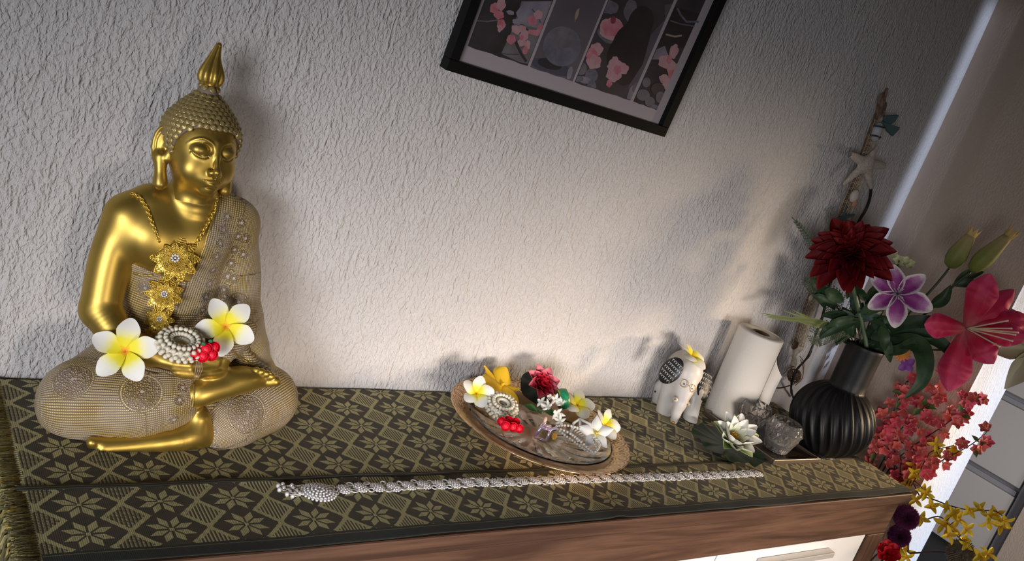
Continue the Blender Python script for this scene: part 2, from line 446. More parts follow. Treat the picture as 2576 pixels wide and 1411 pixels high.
# ---------------------------------------------------------------- sculpting by distance fields
class Field:
    def __init__(s, lo, hi, res):
        s.lo = np.array(lo, float); s.res = res
        s.n = np.ceil((np.array(hi) - s.lo) / res).astype(int) + 1
        s.f = np.full(s.n, 0.05, np.float32)
    def axes(s, i0, i1): return [s.lo[k] + s.res * np.arange(i0[k], i1[k]) for k in range(3)]
    def sub(s, lo, hi, pad):
        i0 = np.maximum(np.floor((np.minimum(lo, hi) - pad - s.lo) / s.res).astype(int), 0)
        i1 = np.minimum(np.ceil((np.maximum(lo, hi) + pad - s.lo) / s.res).astype(int) + 1, s.n)
        return i0, i1
    def apply(s, lo, hi, fn, k, mode='add'):
        i0, i1 = s.sub(np.array(lo), np.array(hi), max(k * 1.3, 3 * s.res))
        if np.any(i1 <= i0): return s
        X, Y, Z = np.meshgrid(*s.axes(i0, i1), indexing='ij', sparse=True)
        d = fn(X, Y, Z).astype(np.float32); sl = tuple(slice(a, b) for a, b in zip(i0, i1)); f = s.f[sl]
        if mode == 'add':
            if k > 0: h = np.maximum(k - np.abs(f - d), 0) / k; s.f[sl] = np.minimum(f, d) - h * h * k * 0.25
            else: s.f[sl] = np.minimum(f, d)
        else:
            d = -d
            if k > 0: h = np.maximum(k - np.abs(f - d), 0) / k; s.f[sl] = np.maximum(f, d) + h * h * k * 0.25
            else: s.f[sl] = np.maximum(f, d)
        return s
    def ell(s, c, r, k=0.01, M=None, mode='add'):
        c = np.array(c, float); r = np.array(r, float)
        def fn(X, Y, Z):
            x, y, z = X - c[0], Y - c[1], Z - c[2]
            if M is not None: x, y, z = (M[0][0]*x+M[1][0]*y+M[2][0]*z, M[0][1]*x+M[1][1]*y+M[2][1]*z, M[0][2]*x+M[1][2]*y+M[2][2]*z)
            k0 = np.sqrt((x/r[0])**2 + (y/r[1])**2 + (z/r[2])**2); k1 = np.sqrt((x/r[0]**2)**2 + (y/r[1]**2)**2 + (z/r[2]**2)**2) + 1e-9
            return k0 * (k0 - 1) / k1
        R = r if M is None else np.full(3, r.max())
        return s.apply(c - R, c + R, fn, k, mode)
    def cap(s, a, b, ra, rb, k=0.01, mode='add'):
        a = np.array(a, float); b = np.array(b, float); ab = b - a; L = ab @ ab + 1e-12
        def fn(X, Y, Z):
            t = np.clip(((X - a[0]) * ab[0] + (Y - a[1]) * ab[1] + (Z - a[2]) * ab[2]) / L, 0, 1)
            return np.sqrt((X - a[0] - t*ab[0])**2 + (Y - a[1] - t*ab[1])**2 + (Z - a[2] - t*ab[2])**2) - (ra + (rb - ra) * t)
        R = max(ra, rb)
        return s.apply(np.minimum(a, b) - R, np.maximum(a, b) + R, fn, k, mode)
    def chain(s, P, R, k=0.01, mode='add'):
        R = [R] * len(P) if isinstance(R, float) else R
        for i in range(len(P) - 1): s.cap(P[i], P[i + 1], R[i], R[i + 1], k, mode)
        return s
    def limb(s, P, R, k=0.01, n=8, mode='add'):        # one smooth tapering limb through the points
        P = [np.array(p, float) for p in P]; R = [R] * len(P) if isinstance(R, float) else list(R)
        Q = [2 * P[0] - P[1]] + P + [2 * P[-1] - P[-2]]; r_ = [R[0]] + R + [R[-1]]; S = []; T_ = []
        for i in range(1, len(Q) - 2):
            for j in range(n):
                t = j / n
                S.append(0.5 * ((2 * Q[i]) + (Q[i+1] - Q[i-1]) * t + (2*Q[i-1] - 5*Q[i] + 4*Q[i+1] - Q[i+2]) * t*t + (3*Q[i] - Q[i-1] - 3*Q[i+1] + Q[i+2]) * t**3))
                T_.append(r_[i] + (r_[i+1] - r_[i]) * (t * t * (3 - 2 * t)))
        S.append(P[-1]); T_.append(R[-1]); S = np.array(S); T_ = np.array(T_)
        def fn(X, Y, Z):
            d = None
            for i in range(len(S) - 1):
                a = S[i]; ab = S[i+1] - a; L = ab @ ab + 1e-12
                t = np.clip(((X - a[0]) * ab[0] + (Y - a[1]) * ab[1] + (Z - a[2]) * ab[2]) / L, 0, 1)
                e = np.sqrt((X - a[0] - t*ab[0])**2 + (Y - a[1] - t*ab[1])**2 + (Z - a[2] - t*ab[2])**2) - (T_[i] + (T_[i+1] - T_[i]) * t)
                d = e if d is None else np.minimum(d, e)
            return d
        R_m = T_.max()
        return s.apply(S.min(0) - R_m, S.max(0) + R_m, fn, k, mode)
    def mesh(s):                       # surface nets
        f = s.f; ins = f < 0; n = f.shape
        corners = [(i, j, k) for i in (0, 1) for j in (0, 1) for k in (0, 1)]
        C = [f[i:n[0]-1+i, j:n[1]-1+j, k:n[2]-1+k] for i, j, k in corners]
        S = sum((c < 0).astype(np.int8) for c in C); act = (S > 0) & (S < 8)
        idx = np.full(act.shape, -1, np.int64); idx[act] = np.arange(act.sum())
        I = np.argwhere(act); vals = np.stack([c[act] for c in C], 1)
        acc = np.zeros((len(I), 3)); cnt = np.zeros(len(I))
        for a in range(8):
            for b in range(a + 1, 8):
                ca, cb = np.array(corners[a]), np.array(corners[b])
                if np.abs(ca - cb).sum() != 1: continue
                va, vb = vals[:, a], vals[:, b]; m = (va < 0) != (vb < 0)
                t = va[m] / (va[m] - vb[m]); acc[m] += ca + t[:, None] * (cb - ca); cnt[m] += 1
        V = s.lo + s.res * (I + acc / cnt[:, None]); Fs = []
        for ax in range(3):
            o = [1 if k != ax else 0 for k in range(3)]
            a = [slice(1, n[k] - 1) if k != ax else slice(0, n[k] - 1) for k in range(3)]
            b = [slice(1, n[k] - 1) if k != ax else slice(1, n[k]) for k in range(3)]
            A = ins[tuple(a)]; B = ins[tuple(b)]; e = A != B; E_ = np.argwhere(e); sg = A[e]
            if not len(E_): continue
            E_ = E_ + np.array(o); u, v = [(1, 2), (2, 0), (0, 1)][ax]
            du = np.zeros(3, int); dv = np.zeros(3, int); du[u] = 1; dv[v] = 1
            q = np.stack([idx[tuple((E_ - du - dv).T)], idx[tuple((E_ - dv).T)], idx[tuple(E_.T)], idx[tuple((E_ - du).T)]], 1)
            q[~sg] = q[~sg][:, ::-1]; Fs.append(q)
        F = np.concatenate(Fs); F = F[(F >= 0).all(1)]
        return V, F

def rotM(a, b, c):
    Rx = np.array([[1, 0, 0], [0, math.cos(a), -math.sin(a)], [0, math.sin(a), math.cos(a)]])
    Rz = np.array([[math.cos(b), -math.sin(b), 0], [math.sin(b), math.cos(b), 0], [0, 0, 1]])
    Ry = np.array([[math.cos(c), 0, math.sin(c)], [0, 1, 0], [-math.sin(c), 0, math.cos(c)]])
    return Ry @ Rz @ Rx

# ---------------------------------------------------------------- gold statue
A = atY
M_gold = MT('satin_gold_paint', (0.60, 0.42, 0.085), 0.42, 0.90)
n_ = M_gold.noise(M_gold.coord(), 900, 2); M_gold.bump(n_, 0.06, 0.0004)
M_gold.color(M_gold.mix(M_gold.noise(M_gold.coord(), 14, 2).step(0.3, 0.7), (0.53, 0.365, 0.078), (0.46, 0.31, 0.070)))
M_curl = MT('worn_gold_curls', (0.33, 0.25, 0.11), 0.42, 0.6)
M_curl.speckle((0.50, 0.37, 0.11), (0.42, 0.34, 0.20), 60, 0.3, 0.7)
M_haircap = MT('mauve_hair_ground', (0.22, 0.165, 0.13), 0.7, 0.1)
stat = empty('buddha_statue', (0.425, -0.115, 0.0025), 'seated gold statue with beaded robe and curled hair on the runner', 'statue')

B = Field((0.235, -0.225, 0.0), (0.585, -0.025, 0.37), 0.0018)
def torso(Fd, inf=0.0):
    Fd.ell(A(440, 610, -.085), (.074 + inf, .042 + inf, .060 + inf), .03)
    Fd.ell(A(432, 740, -.085), (.060 + inf, .042 + inf, .065 + inf), .03)
    Fd.ell(A(425, 850, -.085), (.066 + inf, .045 + inf, .045 + inf), .03)
    Fd.cap(A(325, 540, -.083), A(600, 560, -.078), .026 + inf, .026 + inf, .03)
    Fd.cap(A(380, 500, -.082), A(560, 520, -.08), .017 + inf, .016 + inf, .03)
    Fd.ell(A(395, 605, -.108), (.033 + inf, .022 + inf, .030 + inf), .02)
    Fd.ell(A(500, 610, -.108), (.033 + inf, .022 + inf, .030 + inf), .02)
def left_arm(Fd, inf=0.0):
    Fd.limb([A(588, 556, -.078), A(602, 680, -.088), A(600, 795, -.108), A(582, 850, -.14), A(555, 885, -.16)], [.027 + inf, .0265 + inf, .0250 + inf, .021 + inf, .0165 + inf], .012)
torso(B)
B.limb([A(318, 545, -.083), A(278, 650, -.091), A(252, 780, -.104)], [.0275, .0262, .0258], .012)
B.limb([A(252, 775, -.104), A(300, 843, -.135), A(375, 885, -.160)], [.0258, .0215, .0165], .004)
B.chain([A(476, 560, -.086), A(486, 505, -.088), A(490, 440, -.092)], [.034, .0285, .0275], .012)
for (u, v) in ((483, 524), (487, 494)):
    c = A(u, v, -.088); B.ell(c, (.0325, .0325, .0075), .004)
left_arm(B, -0.002)
# hands resting in the lap
def hand(Fd, wrist, palm, pr, tips, rr, M=None):
    Fd.ell(palm, pr, .010, M)
    for t, r0 in zip(tips, rr): Fd.chain([t[0], t[1], t[2]], [r0 * 1.1, r0, r0 * .8], .003)
B.ell(A(470, 903, -.170), (.045, .024, .0125), .010)
B.chain([A(375, 885, -.160), A(430, 897, -.170)], [.0165, .0125], .012)
B.ell(A(510, 922, -.167), (.034, .024, .0115), .006)
B.chain([A(555, 885, -.16), A(556, 902, -.168)], [.016, .0125], .008)
for i, (u0, v0, u1, v1, u2, v2) in enumerate(((500, 903, 465, 917, 434, 915), (505, 912, 468, 928, 436, 925), (512, 922, 474, 938, 442, 936), (520, 930, 485, 944, 455, 943))):
    y = -.190 - i * .0008
    B.chain([A(u0 + 20, v0, y + .014), A(u1 + 10, v1, y + .002), A(u2, v2, y + .004)], [.0066, .0060, .0050], .0012)
for i, (u0, v0, u1, v1) in enumerate(((470, 893, 540, 897), (470, 900, 548, 906), (470, 908, 545, 915))):
    B.chain([A(u0, v0, -.183), A(u1, v1, -.184)], [.0062, .0052], .0025)
# upper foot, sole turned up
B.limb([A(480, 998, -.172), A(505, 987, -.178), A(565, 970, -.176), A(610, 961, -.170), A(660, 953, -.162)], [.0190, .0195, .0180, .0165, .0130], .010)
B.ell(A(605, 945, -.168), (.026, .018, .012), .012)
for u, v, r in ((642, 930, .0042), (655, 934, .0046), (667, 939, .0050), (679, 946, .0054), (689, 958, .0076)):
    B.chain([A(u - 12, v + 3, -.170), A(u + 3, v, -.172)], [r, r * 1.08], .0010)
# lower foot lying along the front
B.limb([A(505, 1088, -.170), A(470, 1098, -.183), A(410, 1109, -.188), A(340, 1117, -.186), A(262, 1123, -.184)], [.0240, .0190, .0155, .0140, .0140], .010)
B.chain([A(500, 1052, -.176), A(488, 1085, -.180)], [.016, .018], .012)
for u, v, r in ((232, 1112, .0078), (228, 1127, .0055), (234, 1136, .0046), (243, 1141, .0042), (253, 1143, .0040)):
    B.chain([A(u + 16, v, -.183), A(u, v, -.186)], [r, r * .95], .0022)
i0 = int((0.0045 - B.lo[2]) / B.res) + 1
Z = B.lo[2] + B.res * np.arange(B.n[2]); B.f = np.maximum(B.f, (0.0045 - Z)[None, None, :].astype(np.float32))
Vb, Fb = B.mesh()
body = obj('body', mesh('body', local(stat, Vb), Fb, M_gold), stat)
# fingernails and toe nails stay part of the paint; they are too fine to lift off

# robe
R_ = Field((0.225, -0.245, 0.0), (0.66, -0.018, 0.36), 0.0018)
T = Field(R_.lo, R_.lo + (R_.n - 1) * R_.res, R_.res)
torso(T, 0.0030)
# keep only below the armpit line and to the right of the diagonal hem
X, Y, Z = np.meshgrid(*T.axes((0, 0, 0), T.n), indexing='ij', sparse=True)
p0 = A(552, 492, -.12); p1 = A(470, 735, -.13)
dx, dz = p1[0] - p0[0], p1[2] - p0[2]; Ld = math.hypot(dx, dz)
diag = (((X - p0[0]) * dz - (Z - p0[2]) * dx) / Ld)       # negative on the covered side
under = Z - (A(400, 684, -.12)[2] + 0.15 * (0.36 - X))
keep = np.minimum(diag, under) + 0 * Y
T.f = np.maximum(T.f, keep.astype(np.float32))
left_arm(T, 0.0032)
R_.f = T.f.copy()
# sash over the shoulder stands a little proud
legA = [A(208, 1010, -.123), A(330, 1012, -.150), A(400, 1006, -.157), A(428, 1003, -.160)]; rA = [.0555, .0500, .0440, .0400]
legB = [A(662, 1004, -.113), A(590, 1050, -.148), A(558, 1075, -.158)]; rB = [.0515, .0450, .0400]
thA = [A(330, 905, -.06), A(208, 1005, -.113)]; thB = [A(520, 905, -.06), A(662, 1000, -.105)]
R_.chain(thA, [.047, .052], .02); R_.chain(thB, [.046, .048], .02)
R_.ell((.435, -.085, .055), (.120, .060, .052), .03)
RA = Field(R_.lo, R_.lo + (R_.n - 1) * R_.res, R_.res)
RA.limb(legA, rA, .015); R_.f = np.minimum(R_.f, RA.f) - 0.25 * 0.012 * (np.maximum(0.012 - np.abs(R_.f - RA.f), 0) / 0.012) ** 2
R_.limb(legB, rB, .006)
R_.cap(A(500, 1000, -.150), A(560, 1120, -.165), .016, .018, .008)
R_.cap(A(540, 1120, -.172), A(520, 1136, -.185), .012, .007, .008)
# sleeve falling over the thigh
R_.limb([A(612, 800, -.105), A(628, 860, -.110), A(655, 915, -.115), A(690, 950, -.120)], [.028, .026, .018, .010], .012)
R_.chain([A(590, 870, -.135), A(625, 905, -.140), A(668, 935, -.140), A(694, 950, -.135)], [.012, .009, .007, .005], .006)
# lap cloth behind the hands
R_.ell(A(470, 925, -.130), (.075, .040, .020), .02)
# open cuffs where the feet come out
Z1 = R_.lo[2] + R_.res * np.arange(R_.n[2]); R_.f = np.maximum(R_.f, (0.0045 - Z1)[None, None, :].astype(np.float32))
Vr, Fr = R_.mesh()
# pattern coordinates: rows follow each limb; medallions are polar
def seg_uv(P, pts, rad):
    best = np.full(len(P), 9.0); u = np.zeros(len(P)); v = np.zeros(len(P)); acc = 0
    for a, b, r0, r1 in zip(pts[:-1], pts[1:], rad[:-1], rad[1:]):
        a = np.array(a); b = np.array(b); ab = b - a; L = np.linalg.norm(ab); t = (P - a) @ ab / L / L; tc = np.clip(t, 0, 1)
        c = a + tc[:, None] * ab; d = np.linalg.norm(P - c, axis=1) - (r0 + (r1 - r0) * tc); m = d < best
        q = P - c; w_ = np.cross(ab / L, [0, 0, 1.0]); w_ /= np.linalg.norm(w_); up = np.cross(w_, ab / L)
        ang = np.arctan2(q @ up, q @ w_)
        best[m] = d[m]; u[m] = (acc + t * L)[m]; v[m] = (ang * 0.048)[m]; acc += L
    return best, u, v
lace = np.zeros((len(Vr), 3)); lace[:, 0] = (Vr[:, 0]) ; lace[:, 1] = Vr[:, 2]
bt = np.full(len(Vr), 0.004)
armP = [A(597, 560, -.078), A(615, 680, -.088), A(608, 790, -.105), A(655, 915, -.115)]
for pts, rad in ((legA, rA), (legB, rB), (thA, [.047, .052]), (thB, [.046, .048]), (armP, [.032, .029, .029, .02])):
    d, u, v = seg_uv(Vr, pts, rad); m = d < bt; bt[m] = d[m]; lace[m, 0] = u[m]; lace[m, 1] = v[m]
from mathutils.bvhtree import BVHTree
def bvh(V, F): return BVHTree.FromPolygons([tuple(v) for v in V], [tuple(int(i) for i in f) for f in F])
T_robe = bvh(Vr, Fr); T_body = bvh(Vb, Fb)
def hit(u, v, trees=None):
    d = Vector(ray(u, v)).normalized(); best = None
    for t in (trees or (T_robe, T_body)):
        p, n, i, l = t.ray_cast(Vector(CC), d)
        if p is not None and (best is None or l < best[2]): best = (np.array(p), np.array(n), l)
    return best
med = np.zeros((len(Vr), 3))
def medallion(u, v, R, kind=1.0):
    h = hit(u, v, (T_robe,))
    if h is None: return
    c, n, _ = h; a = np.cross(n, [0, 0, 1.0]); a /= np.linalg.norm(a) + 1e-9; b = np.cross(n, a)
    q = Vr - c; d = np.linalg.norm(q, axis=1); m = (d < R) & (med[:, 2] == 0)
    med[m, 0] = (q[m] @ a); med[m, 1] = (q[m] @ b); med[m, 2] = R
for u, v, R in ((182, 954, .026), (357, 985, .027), (624, 1036, .030), (748, 985, .016), (460, 975, .0075), (452, 1006, .0075), (438, 1056, .0075),
                (510, 1040, .0085), (532, 1085, .0080), (540, 1125, .0070), (365, 725, .012), (600, 760, .014), (300, 900, .013), (740, 1050, .016)): medallion(u, v, R)
for i in range(8):                     # two files of small rings down the sash
    k = i / 7
    for off in (0, 1): medallion(572 + 36 * off - 62 * k, 545 + 30 * off + 235 * k - 14 * off, .0078)
for u, v in ((618, 600), (612, 640), (588, 700), (566, 745)): medallion(u, v, .0085)
dd = np.linalg.norm(Vr[:, [0, 2]] - p0[[0, 2]], axis=1)
edge = ((Vr[:, 0] - p0[0]) * dz - (Vr[:, 2] - p0[2]) * dx) / Ld
band = ((edge > -0.055) & (edge < 0.004) & (Vr[:, 2] > 0.175) & (Vr[:, 1] < -0.09) & (bt >= 0.004)).astype(float)
mm = band > 0; s_ = ((Vr[:, 0] - p0[0]) * dx + (Vr[:, 2] - p0[2]) * dz) / Ld
lace[mm, 1] = edge[mm]; lace[mm, 0] = s_[mm]; lace[:, 2] = band
M_robe = MT('beaded_lace_robe', (0.3, 0.22, 0.12), 0.5, 0.35)
lx, ly, lz = M_robe.xyz(M_robe.attr('lace').outputs['Vector'])
mx, my, mz = M_robe.xyz(M_robe.attr('med').outputs['Vector'])
wn = M_robe.noise(M_robe.coord(), 55, 2) - 0.5
rows = ((ly + wn * 0.0016) * (PI / 0.0033)).sin().abs(); bds = (lx * (PI / 0.0024)).sin().abs()
h_row = rows.step(0.15, 0.8) * (0.45 + 0.55 * bds)
r_ = E.m('SQRT', mx * mx + my * my); ang = E.m('ARCTAN2', my, mx)
rim = r_ / (mz.max(0.001))
rings = (r_ * (PI / 0.0034) + 0.6).sin().abs(); spokes = (ang * 9.0).sin().abs()
vb = E(M_robe.voronoi(M_robe.coord(), 390, rnd=0.6).outputs['Distance'])
bead = 1.0 - vb.step(0.25, 0.62); arcs = ((rim * 3.0 * PI + (ang * 7.0).sin().abs() * 0.9).sin().abs()).step(0.1, 0.6)
h_med = (bead * (0.35 + 0.65 * arcs)) * rim.lt(0.86) + rings.step(0.15, 0.75) * (0.5 + 0.5 * (ang * 30.0).sin().abs()) * (1 - rim.lt(0.86))
hole = r_.lt(0.0021)
inmed = mz.gt(0.0005) * rim.lt(1.05)
small = mz.lt(0.010)
h = h_row * (1 - inmed) + h_med * inmed
h = h * (1 - hole * inmed)
wash = M_robe.noise(M_robe.coord(), 16, 2)
gold_b = (0.55, 0.40, 0.14); beige = (0.62, 0.52, 0.40); deep = (0.15, 0.098, 0.045); mauve = (0.42, 0.37, 0.37)
top = M_robe.mix(wash.step(0.38, 0.62) * 0.55, gold_b, beige)
base = M_robe.mix(wash.step(0.35, 0.65), deep, (0.25, 0.19, 0.15))
col = M_robe.mix(h.step(0.2, 0.75), base, top); col = M_robe.mix(hole * inmed, col, mauve)
M_robe.color(col)
M_robe.l(h.step(0.3, 0.8) * 0.30, M_robe.b.inputs['Metallic'])
M_robe.bump(h, 0.85, 0.0016)
robe = obj('robe', mesh('robe', local(stat, Vr), Fr, M_robe, attrs={'lace': lace, 'med': med}), stat, label='beige and gold beaded lace robe with round medallions')
# raised hems
def hem(name, pix, r, off=0.0008, step=7):
    P = []
    for a, b in zip(pix[:-1], pix[1:]):
        n = max(2, int(math.hypot(b[0] - a[0], b[1] - a[1]) / step))
        for i in range(n):
            t = i / n; hh = hit(a[0] + (b[0] - a[0]) * t, a[1] + (b[1] - a[1]) * t)
            if hh is not None: P.append(hh[0] + hh[1] * off)
    Q = [np.mean(P[max(0, i - 1):i + 2], axis=0) for i in range(len(P))]
    return Q
M_hem = MT('gold_hem_beads', (0.36, 0.25, 0.07), 0.4, 0.6)
hb = M_hem.voronoi(M_hem.coord(), 420); M_hem.bump(1.0 - E(hb.outputs['Distance']), 0.6, 0.0006)
for pix, r in (([(552, 496), (533, 560), (508, 640), (490, 690)], .0016), ([(334, 684), (365, 693), (398, 690)], .0018),
               ([(488, 962), (489, 990), (484, 1020), (478, 1040)], .0015),
               ([(575, 872), (598, 895), (632, 915), (668, 930), (692, 948)], .0017)):
    Q = hem('hem', pix, r)
    if len(Q) > 3: MB().tube([local(stat, q) for q in Q], r, 6).obj('hem', M_hem, stat)

# head
HC = np.array((0.3884, -0.095, 0.3865)); HM = rotM(-0.10, 0.15, -0.02) * 0.982
def W(p): return HC + HM @ np.array(p, float)
H = Field((-.062, -.068, -.060), (.062, .070, .080), 0.0009)
H.ell((0, .006, .020), (.0450, .049, .045), .0)
H.ell((0, -.003, -.002), (.0385, .0415, .043), .012)
H.ell((0, -.010, -.020), (.0300, .0300, .0235), .014)
H.ell((0, -.0340, -.0365), (.0110, .0085, .0080), .010)
H.cap((0, .004, -.02), (0, .004, -.058), .026, .0265, .012)
for s in (-1, 1):
    H.ell((s * .0205, -.0250, -.012), (.0150, .0130, .0150), .014)       # cheek
    H.ell((s * .0180, -.0490, .0180), (.0150, .0130, .0112), .0014, mode='sub')   # hollow under the brow
    H.ell((s * .0174, -.0318, .0148), (.0132, .0108, .0100), .0020)      # lidded eye
    H.limb([(s * .0032, -.0425, .0170), (s * .0072, -.0420, .0255), (s * .0175, -.0385, .0300), (s * .0270, -.0325, .0265), (s * .0330, -.0260, .0195)], [.0012, .0012, .0013, .0011, .0008], .0020)  # brow
    H.limb([(s * .0068, -.0420, .0100), (s * .0115, -.0430, .0070), (s * .0180, -.0422, .0058), (s * .0255, -.0372, .0082), (s * .0305, -.0318, .0122)], [.0008, .0011, .0012, .0010, .0006], .0006, mode='sub')
    H.limb([(s * .0080, -.0400, .0055), (s * .0150, -.0405, .0028), (s * .0230, -.0370, .0042), (s * .0290, -.0325, .0085)], [.0010, .0013, .0011, .0007], .0025)
H.limb([(0, -.0400, .0270), (0, -.0425, .0170), (0, -.0465, .0060), (0, -.0500, -.0020), (0, -.0528, -.0085)], [.0036, .0033, .0034, .0037, .0044], .0045)
H.ell((0, -.0522, -.0098), (.0050, .0046, .0040), .003)
for s in (-1, 1):
    H.ell((s * .0058, -.0470, -.0110), (.0036, .0050, .0036), .003)
    H.cap((s * .0030, -.0505, -.0140), (s * .0050, -.0485, -.0140), .0010, .0010, .0012, 'sub')
H.ell((0, -.0380, -.0210), (.0150, .0085, .0090), .010)
H.limb([(-.0140, -.0400, -.0212), (-.0070, -.0452, -.0200), (-.0025, -.0472, -.0190), (0, -.0466, -.0198), (.0025, -.0472, -.0190), (.0070, -.0452, -.0200), (.0140, -.0400, -.0212)], [.0009, .0019, .0022, .0020, .0022, .0019, .0009], .0016)
H.limb([(-.0095, -.0415, -.0254), (-.0045, -.0448, -.0266), (0, -.0456, -.0269), (.0045, -.0448, -.0266), (.0095, -.0415, -.0254)], [.0015, .0026, .0029, .0026, .0015], .0016)
H.limb([(-.0152, -.0402, -.0206), (-.0080, -.0470, -.0226), (0, -.0502, -.0232), (.0080, -.0470, -.0226), (.0152, -.0402, -.0206)], [.0006, .0007, .0008, .0007, .0006], .0008, mode='sub')
H.cap((-.0018, -.0474, -.0145), (-.0014, -.0470, -.0172), .0006, .0006, .0014, 'sub'); H.cap((.0018, -.0474, -.0145), (.0014, -.0470, -.0172), .0006, .0006, .0014, 'sub')
H.cap((-.006, -.0440, -.0315), (.006, -.0440, -.0315), .0010, .0010, .003, 'sub')
for s in (-1, 1):                      # long-lobed ears, turned a little to the front
    c = np.array((s * .0470, .0100, .0080)); e1 = np.array((s * .62, .78, 0)); nr = np.array((s * .78, -.62, 0)); ez = np.array((0, 0, 1.0))
    Mx = [[e1[0], nr[0], 0], [e1[1], nr[1], 0], [0, 0, 1]]
    H.ell(c, (.0125, .0042, .0235), .003, Mx)
    H.ell(c + nr * .0055 - e1 * .001, (.0080, .0040, .0165), .002, Mx, mode='sub')
    H.ell(c + nr * .0030 - e1 * .0035 - ez * .005, (.0040, .0050, .0085), .002, Mx, mode='sub')
    H.limb([c + e1 * (.0125 * math.cos(t)) + ez * (.0235 * math.sin(t)) + nr * .0022 for t in np.linspace(2.75, -1.0, 9)], [.0020, .0024, .0026, .0026, .0026, .0026, .0025, .0026, .0030], .0022, 3)
    H.limb([c + e1 * (.0070 * math.cos(t)) + ez * (.0150 * math.sin(t)) + nr * .0010 for t in np.linspace(2.5, -0.9, 6)], .0013, .0018, 3)
    H.limb([c - ez * .0170 + e1 * .002, c - ez * .034 - e1 * .002 + nr * .001, c - ez * .0500 - e1 * .005 + nr * .002], [.0080, .0075, .0092], .006)
    H.cap(c - e1 * .0105 - ez * .002 + nr * .001, c - e1 * .0085 - ez * .016 + nr * .001, .0026, .0040, .004)
Vh, Fh = H.mesh()
Vh = HC + Vh @ HM.T
head = obj('head', mesh('head', local(stat, Vh), Fh, M_gold), stat, label='smooth gold face with lowered eyes and long earlobes')
# hair cap
K = Field((-.060, -.054, -.045), (.060, .074, .115), 0.0014)
K.ell((0, .008, .022), (.0485, .0520, .0480), 0)
K.cap((0, .008, .042), (0, .010, .083), .0375, .0140, .022)
K.cap((0, .030, .0), (0, .030, -.030), .030, .022, .02)
def hairline(x, y):                    # lower limit of the hair around the head
    a = np.arctan2(np.abs(x), -(y - .004))
    return np.interp(a, [0, .5, .85, 1.15, 1.32, 1.45, 1.75, 2.2, 3.2], [.0435, .0430, .0375, .0215, .0040, .000, .026, .000, -.042])
Xk, Yk, Zk = np.meshgrid(*K.axes((0, 0, 0), K.n), indexing='ij', sparse=True)
K.f = np.maximum(K.f, (hairline(Xk, Yk) - Zk).astype(np.float32) * 0.8)
Vk, Fk = K.mesh()
hair = obj('hair', mesh('hair', local(stat, HC + Vk @ HM.T), Fk, M_haircap), stat, label='dull beige hair ground under gold snail curls')
TK = bvh(Vk, Fk)
cm = MB().lathe([(.0042, -.0012), (.0047, .0008), (.0041, .0023), (.0032, .0018), (.0026, .0034), (.0016, .0030), (.0008, .0042)], 10)
curl_me = cm.mesh('hair_curl', M_curl); cnt = 0
HMv = Matrix(HM.tolist())
e_ = -0.62
row = 0
while e_ < 1.54 and cnt < 296:
    rad = 0.052 * math.cos(e_); n = max(5, int(2 * PI * max(rad, .004) / 0.0086))
    for k in range(n):
        a = 2 * PI * (k + 0.5 * (row % 2)) / n
        d = Vector((math.cos(e_) * math.sin(a), -math.cos(e_) * math.cos(a), math.sin(e_)))
        o0 = Vector((0, .008, .034)); p, nn, i_, l_ = TK.ray_cast(o0 + d * 0.2, -d)
        if p is None or p.z < float(hairline(np.array(p.x), np.array(p.y))) - 0.0005: continue
        if (p.y > 0.03 and p.z < -0.005) or abs((a + PI) % (2 * PI) - PI) > 2.35: continue
        q = nn.to_track_quat('Z', 'Y')
        c = bpy.data.objects.new('hair_curl', curl_me); COL.objects.link(c); c.parent = hair
        wp = local(stat, W(p)); qq = (Matrix(rotM(-0.10, 0.15, -0.02).tolist()) @ q.to_matrix()).to_4x4()
        c.matrix_local = Matrix.Translation(Vector(wp)) @ qq @ Matrix.Scale(random.uniform(.95, 1.08), 4); cnt += 1
    e_ += 0.0076 / (0.052 if e_ < 0.8 else 0.055); row += 1
# flame finial
prof = [(.0060, .0915), (.0120, .0930), (.0165, .0975), (.0180, .1035), (.0172, .110), (.0145, .117), (.0112, .124), (.0084, .131), (.0064, .138), (.0050, .144), (.0036, .1485), (.0012, .1505)]
prof = [(np.interp(t, np.linspace(0, 1, 12), [p[0] for p in prof]), np.interp(t, np.linspace(0, 1, 12), [p[1] for p in prof])) for t in np.linspace(0, 1, 40)]
def flame(r, z, a, i):                 # nested flame grooves sweeping to the front
    d = math.hypot(((a + PI / 2 - .35 + PI) % (2 * PI) - PI) * 0.9, (z - .100) * 34 if z < .100 else (z - .100) * 13)
    g = (0.5 + 0.5 * math.cos(d * 8.0)) ** 1.5
    return r * (1 - 0.24 * g * (1 if d < 2.3 else max(0, 1 - (d - 2.3)))) if .094 < z < .146 else r
fl = MB().lathe(prof, 64, rfun=flame)
Vf = np.array(fl.V); kz = np.clip((Vf[:, 2] - .125) / .035, 0, 1); Vf[:, 0] += .004 * kz ** 2 + .002 * kz; Vf[:, 1] += .010; Vf[:, 2] += .0015; Vf[:, 0] += .001
fin = obj('finial', mesh('finial', local(stat, HC + Vf @ HM.T), fl.F, M_gold), stat, label='flame shaped topknot finial')
TH = bvh(Vh, Fh)
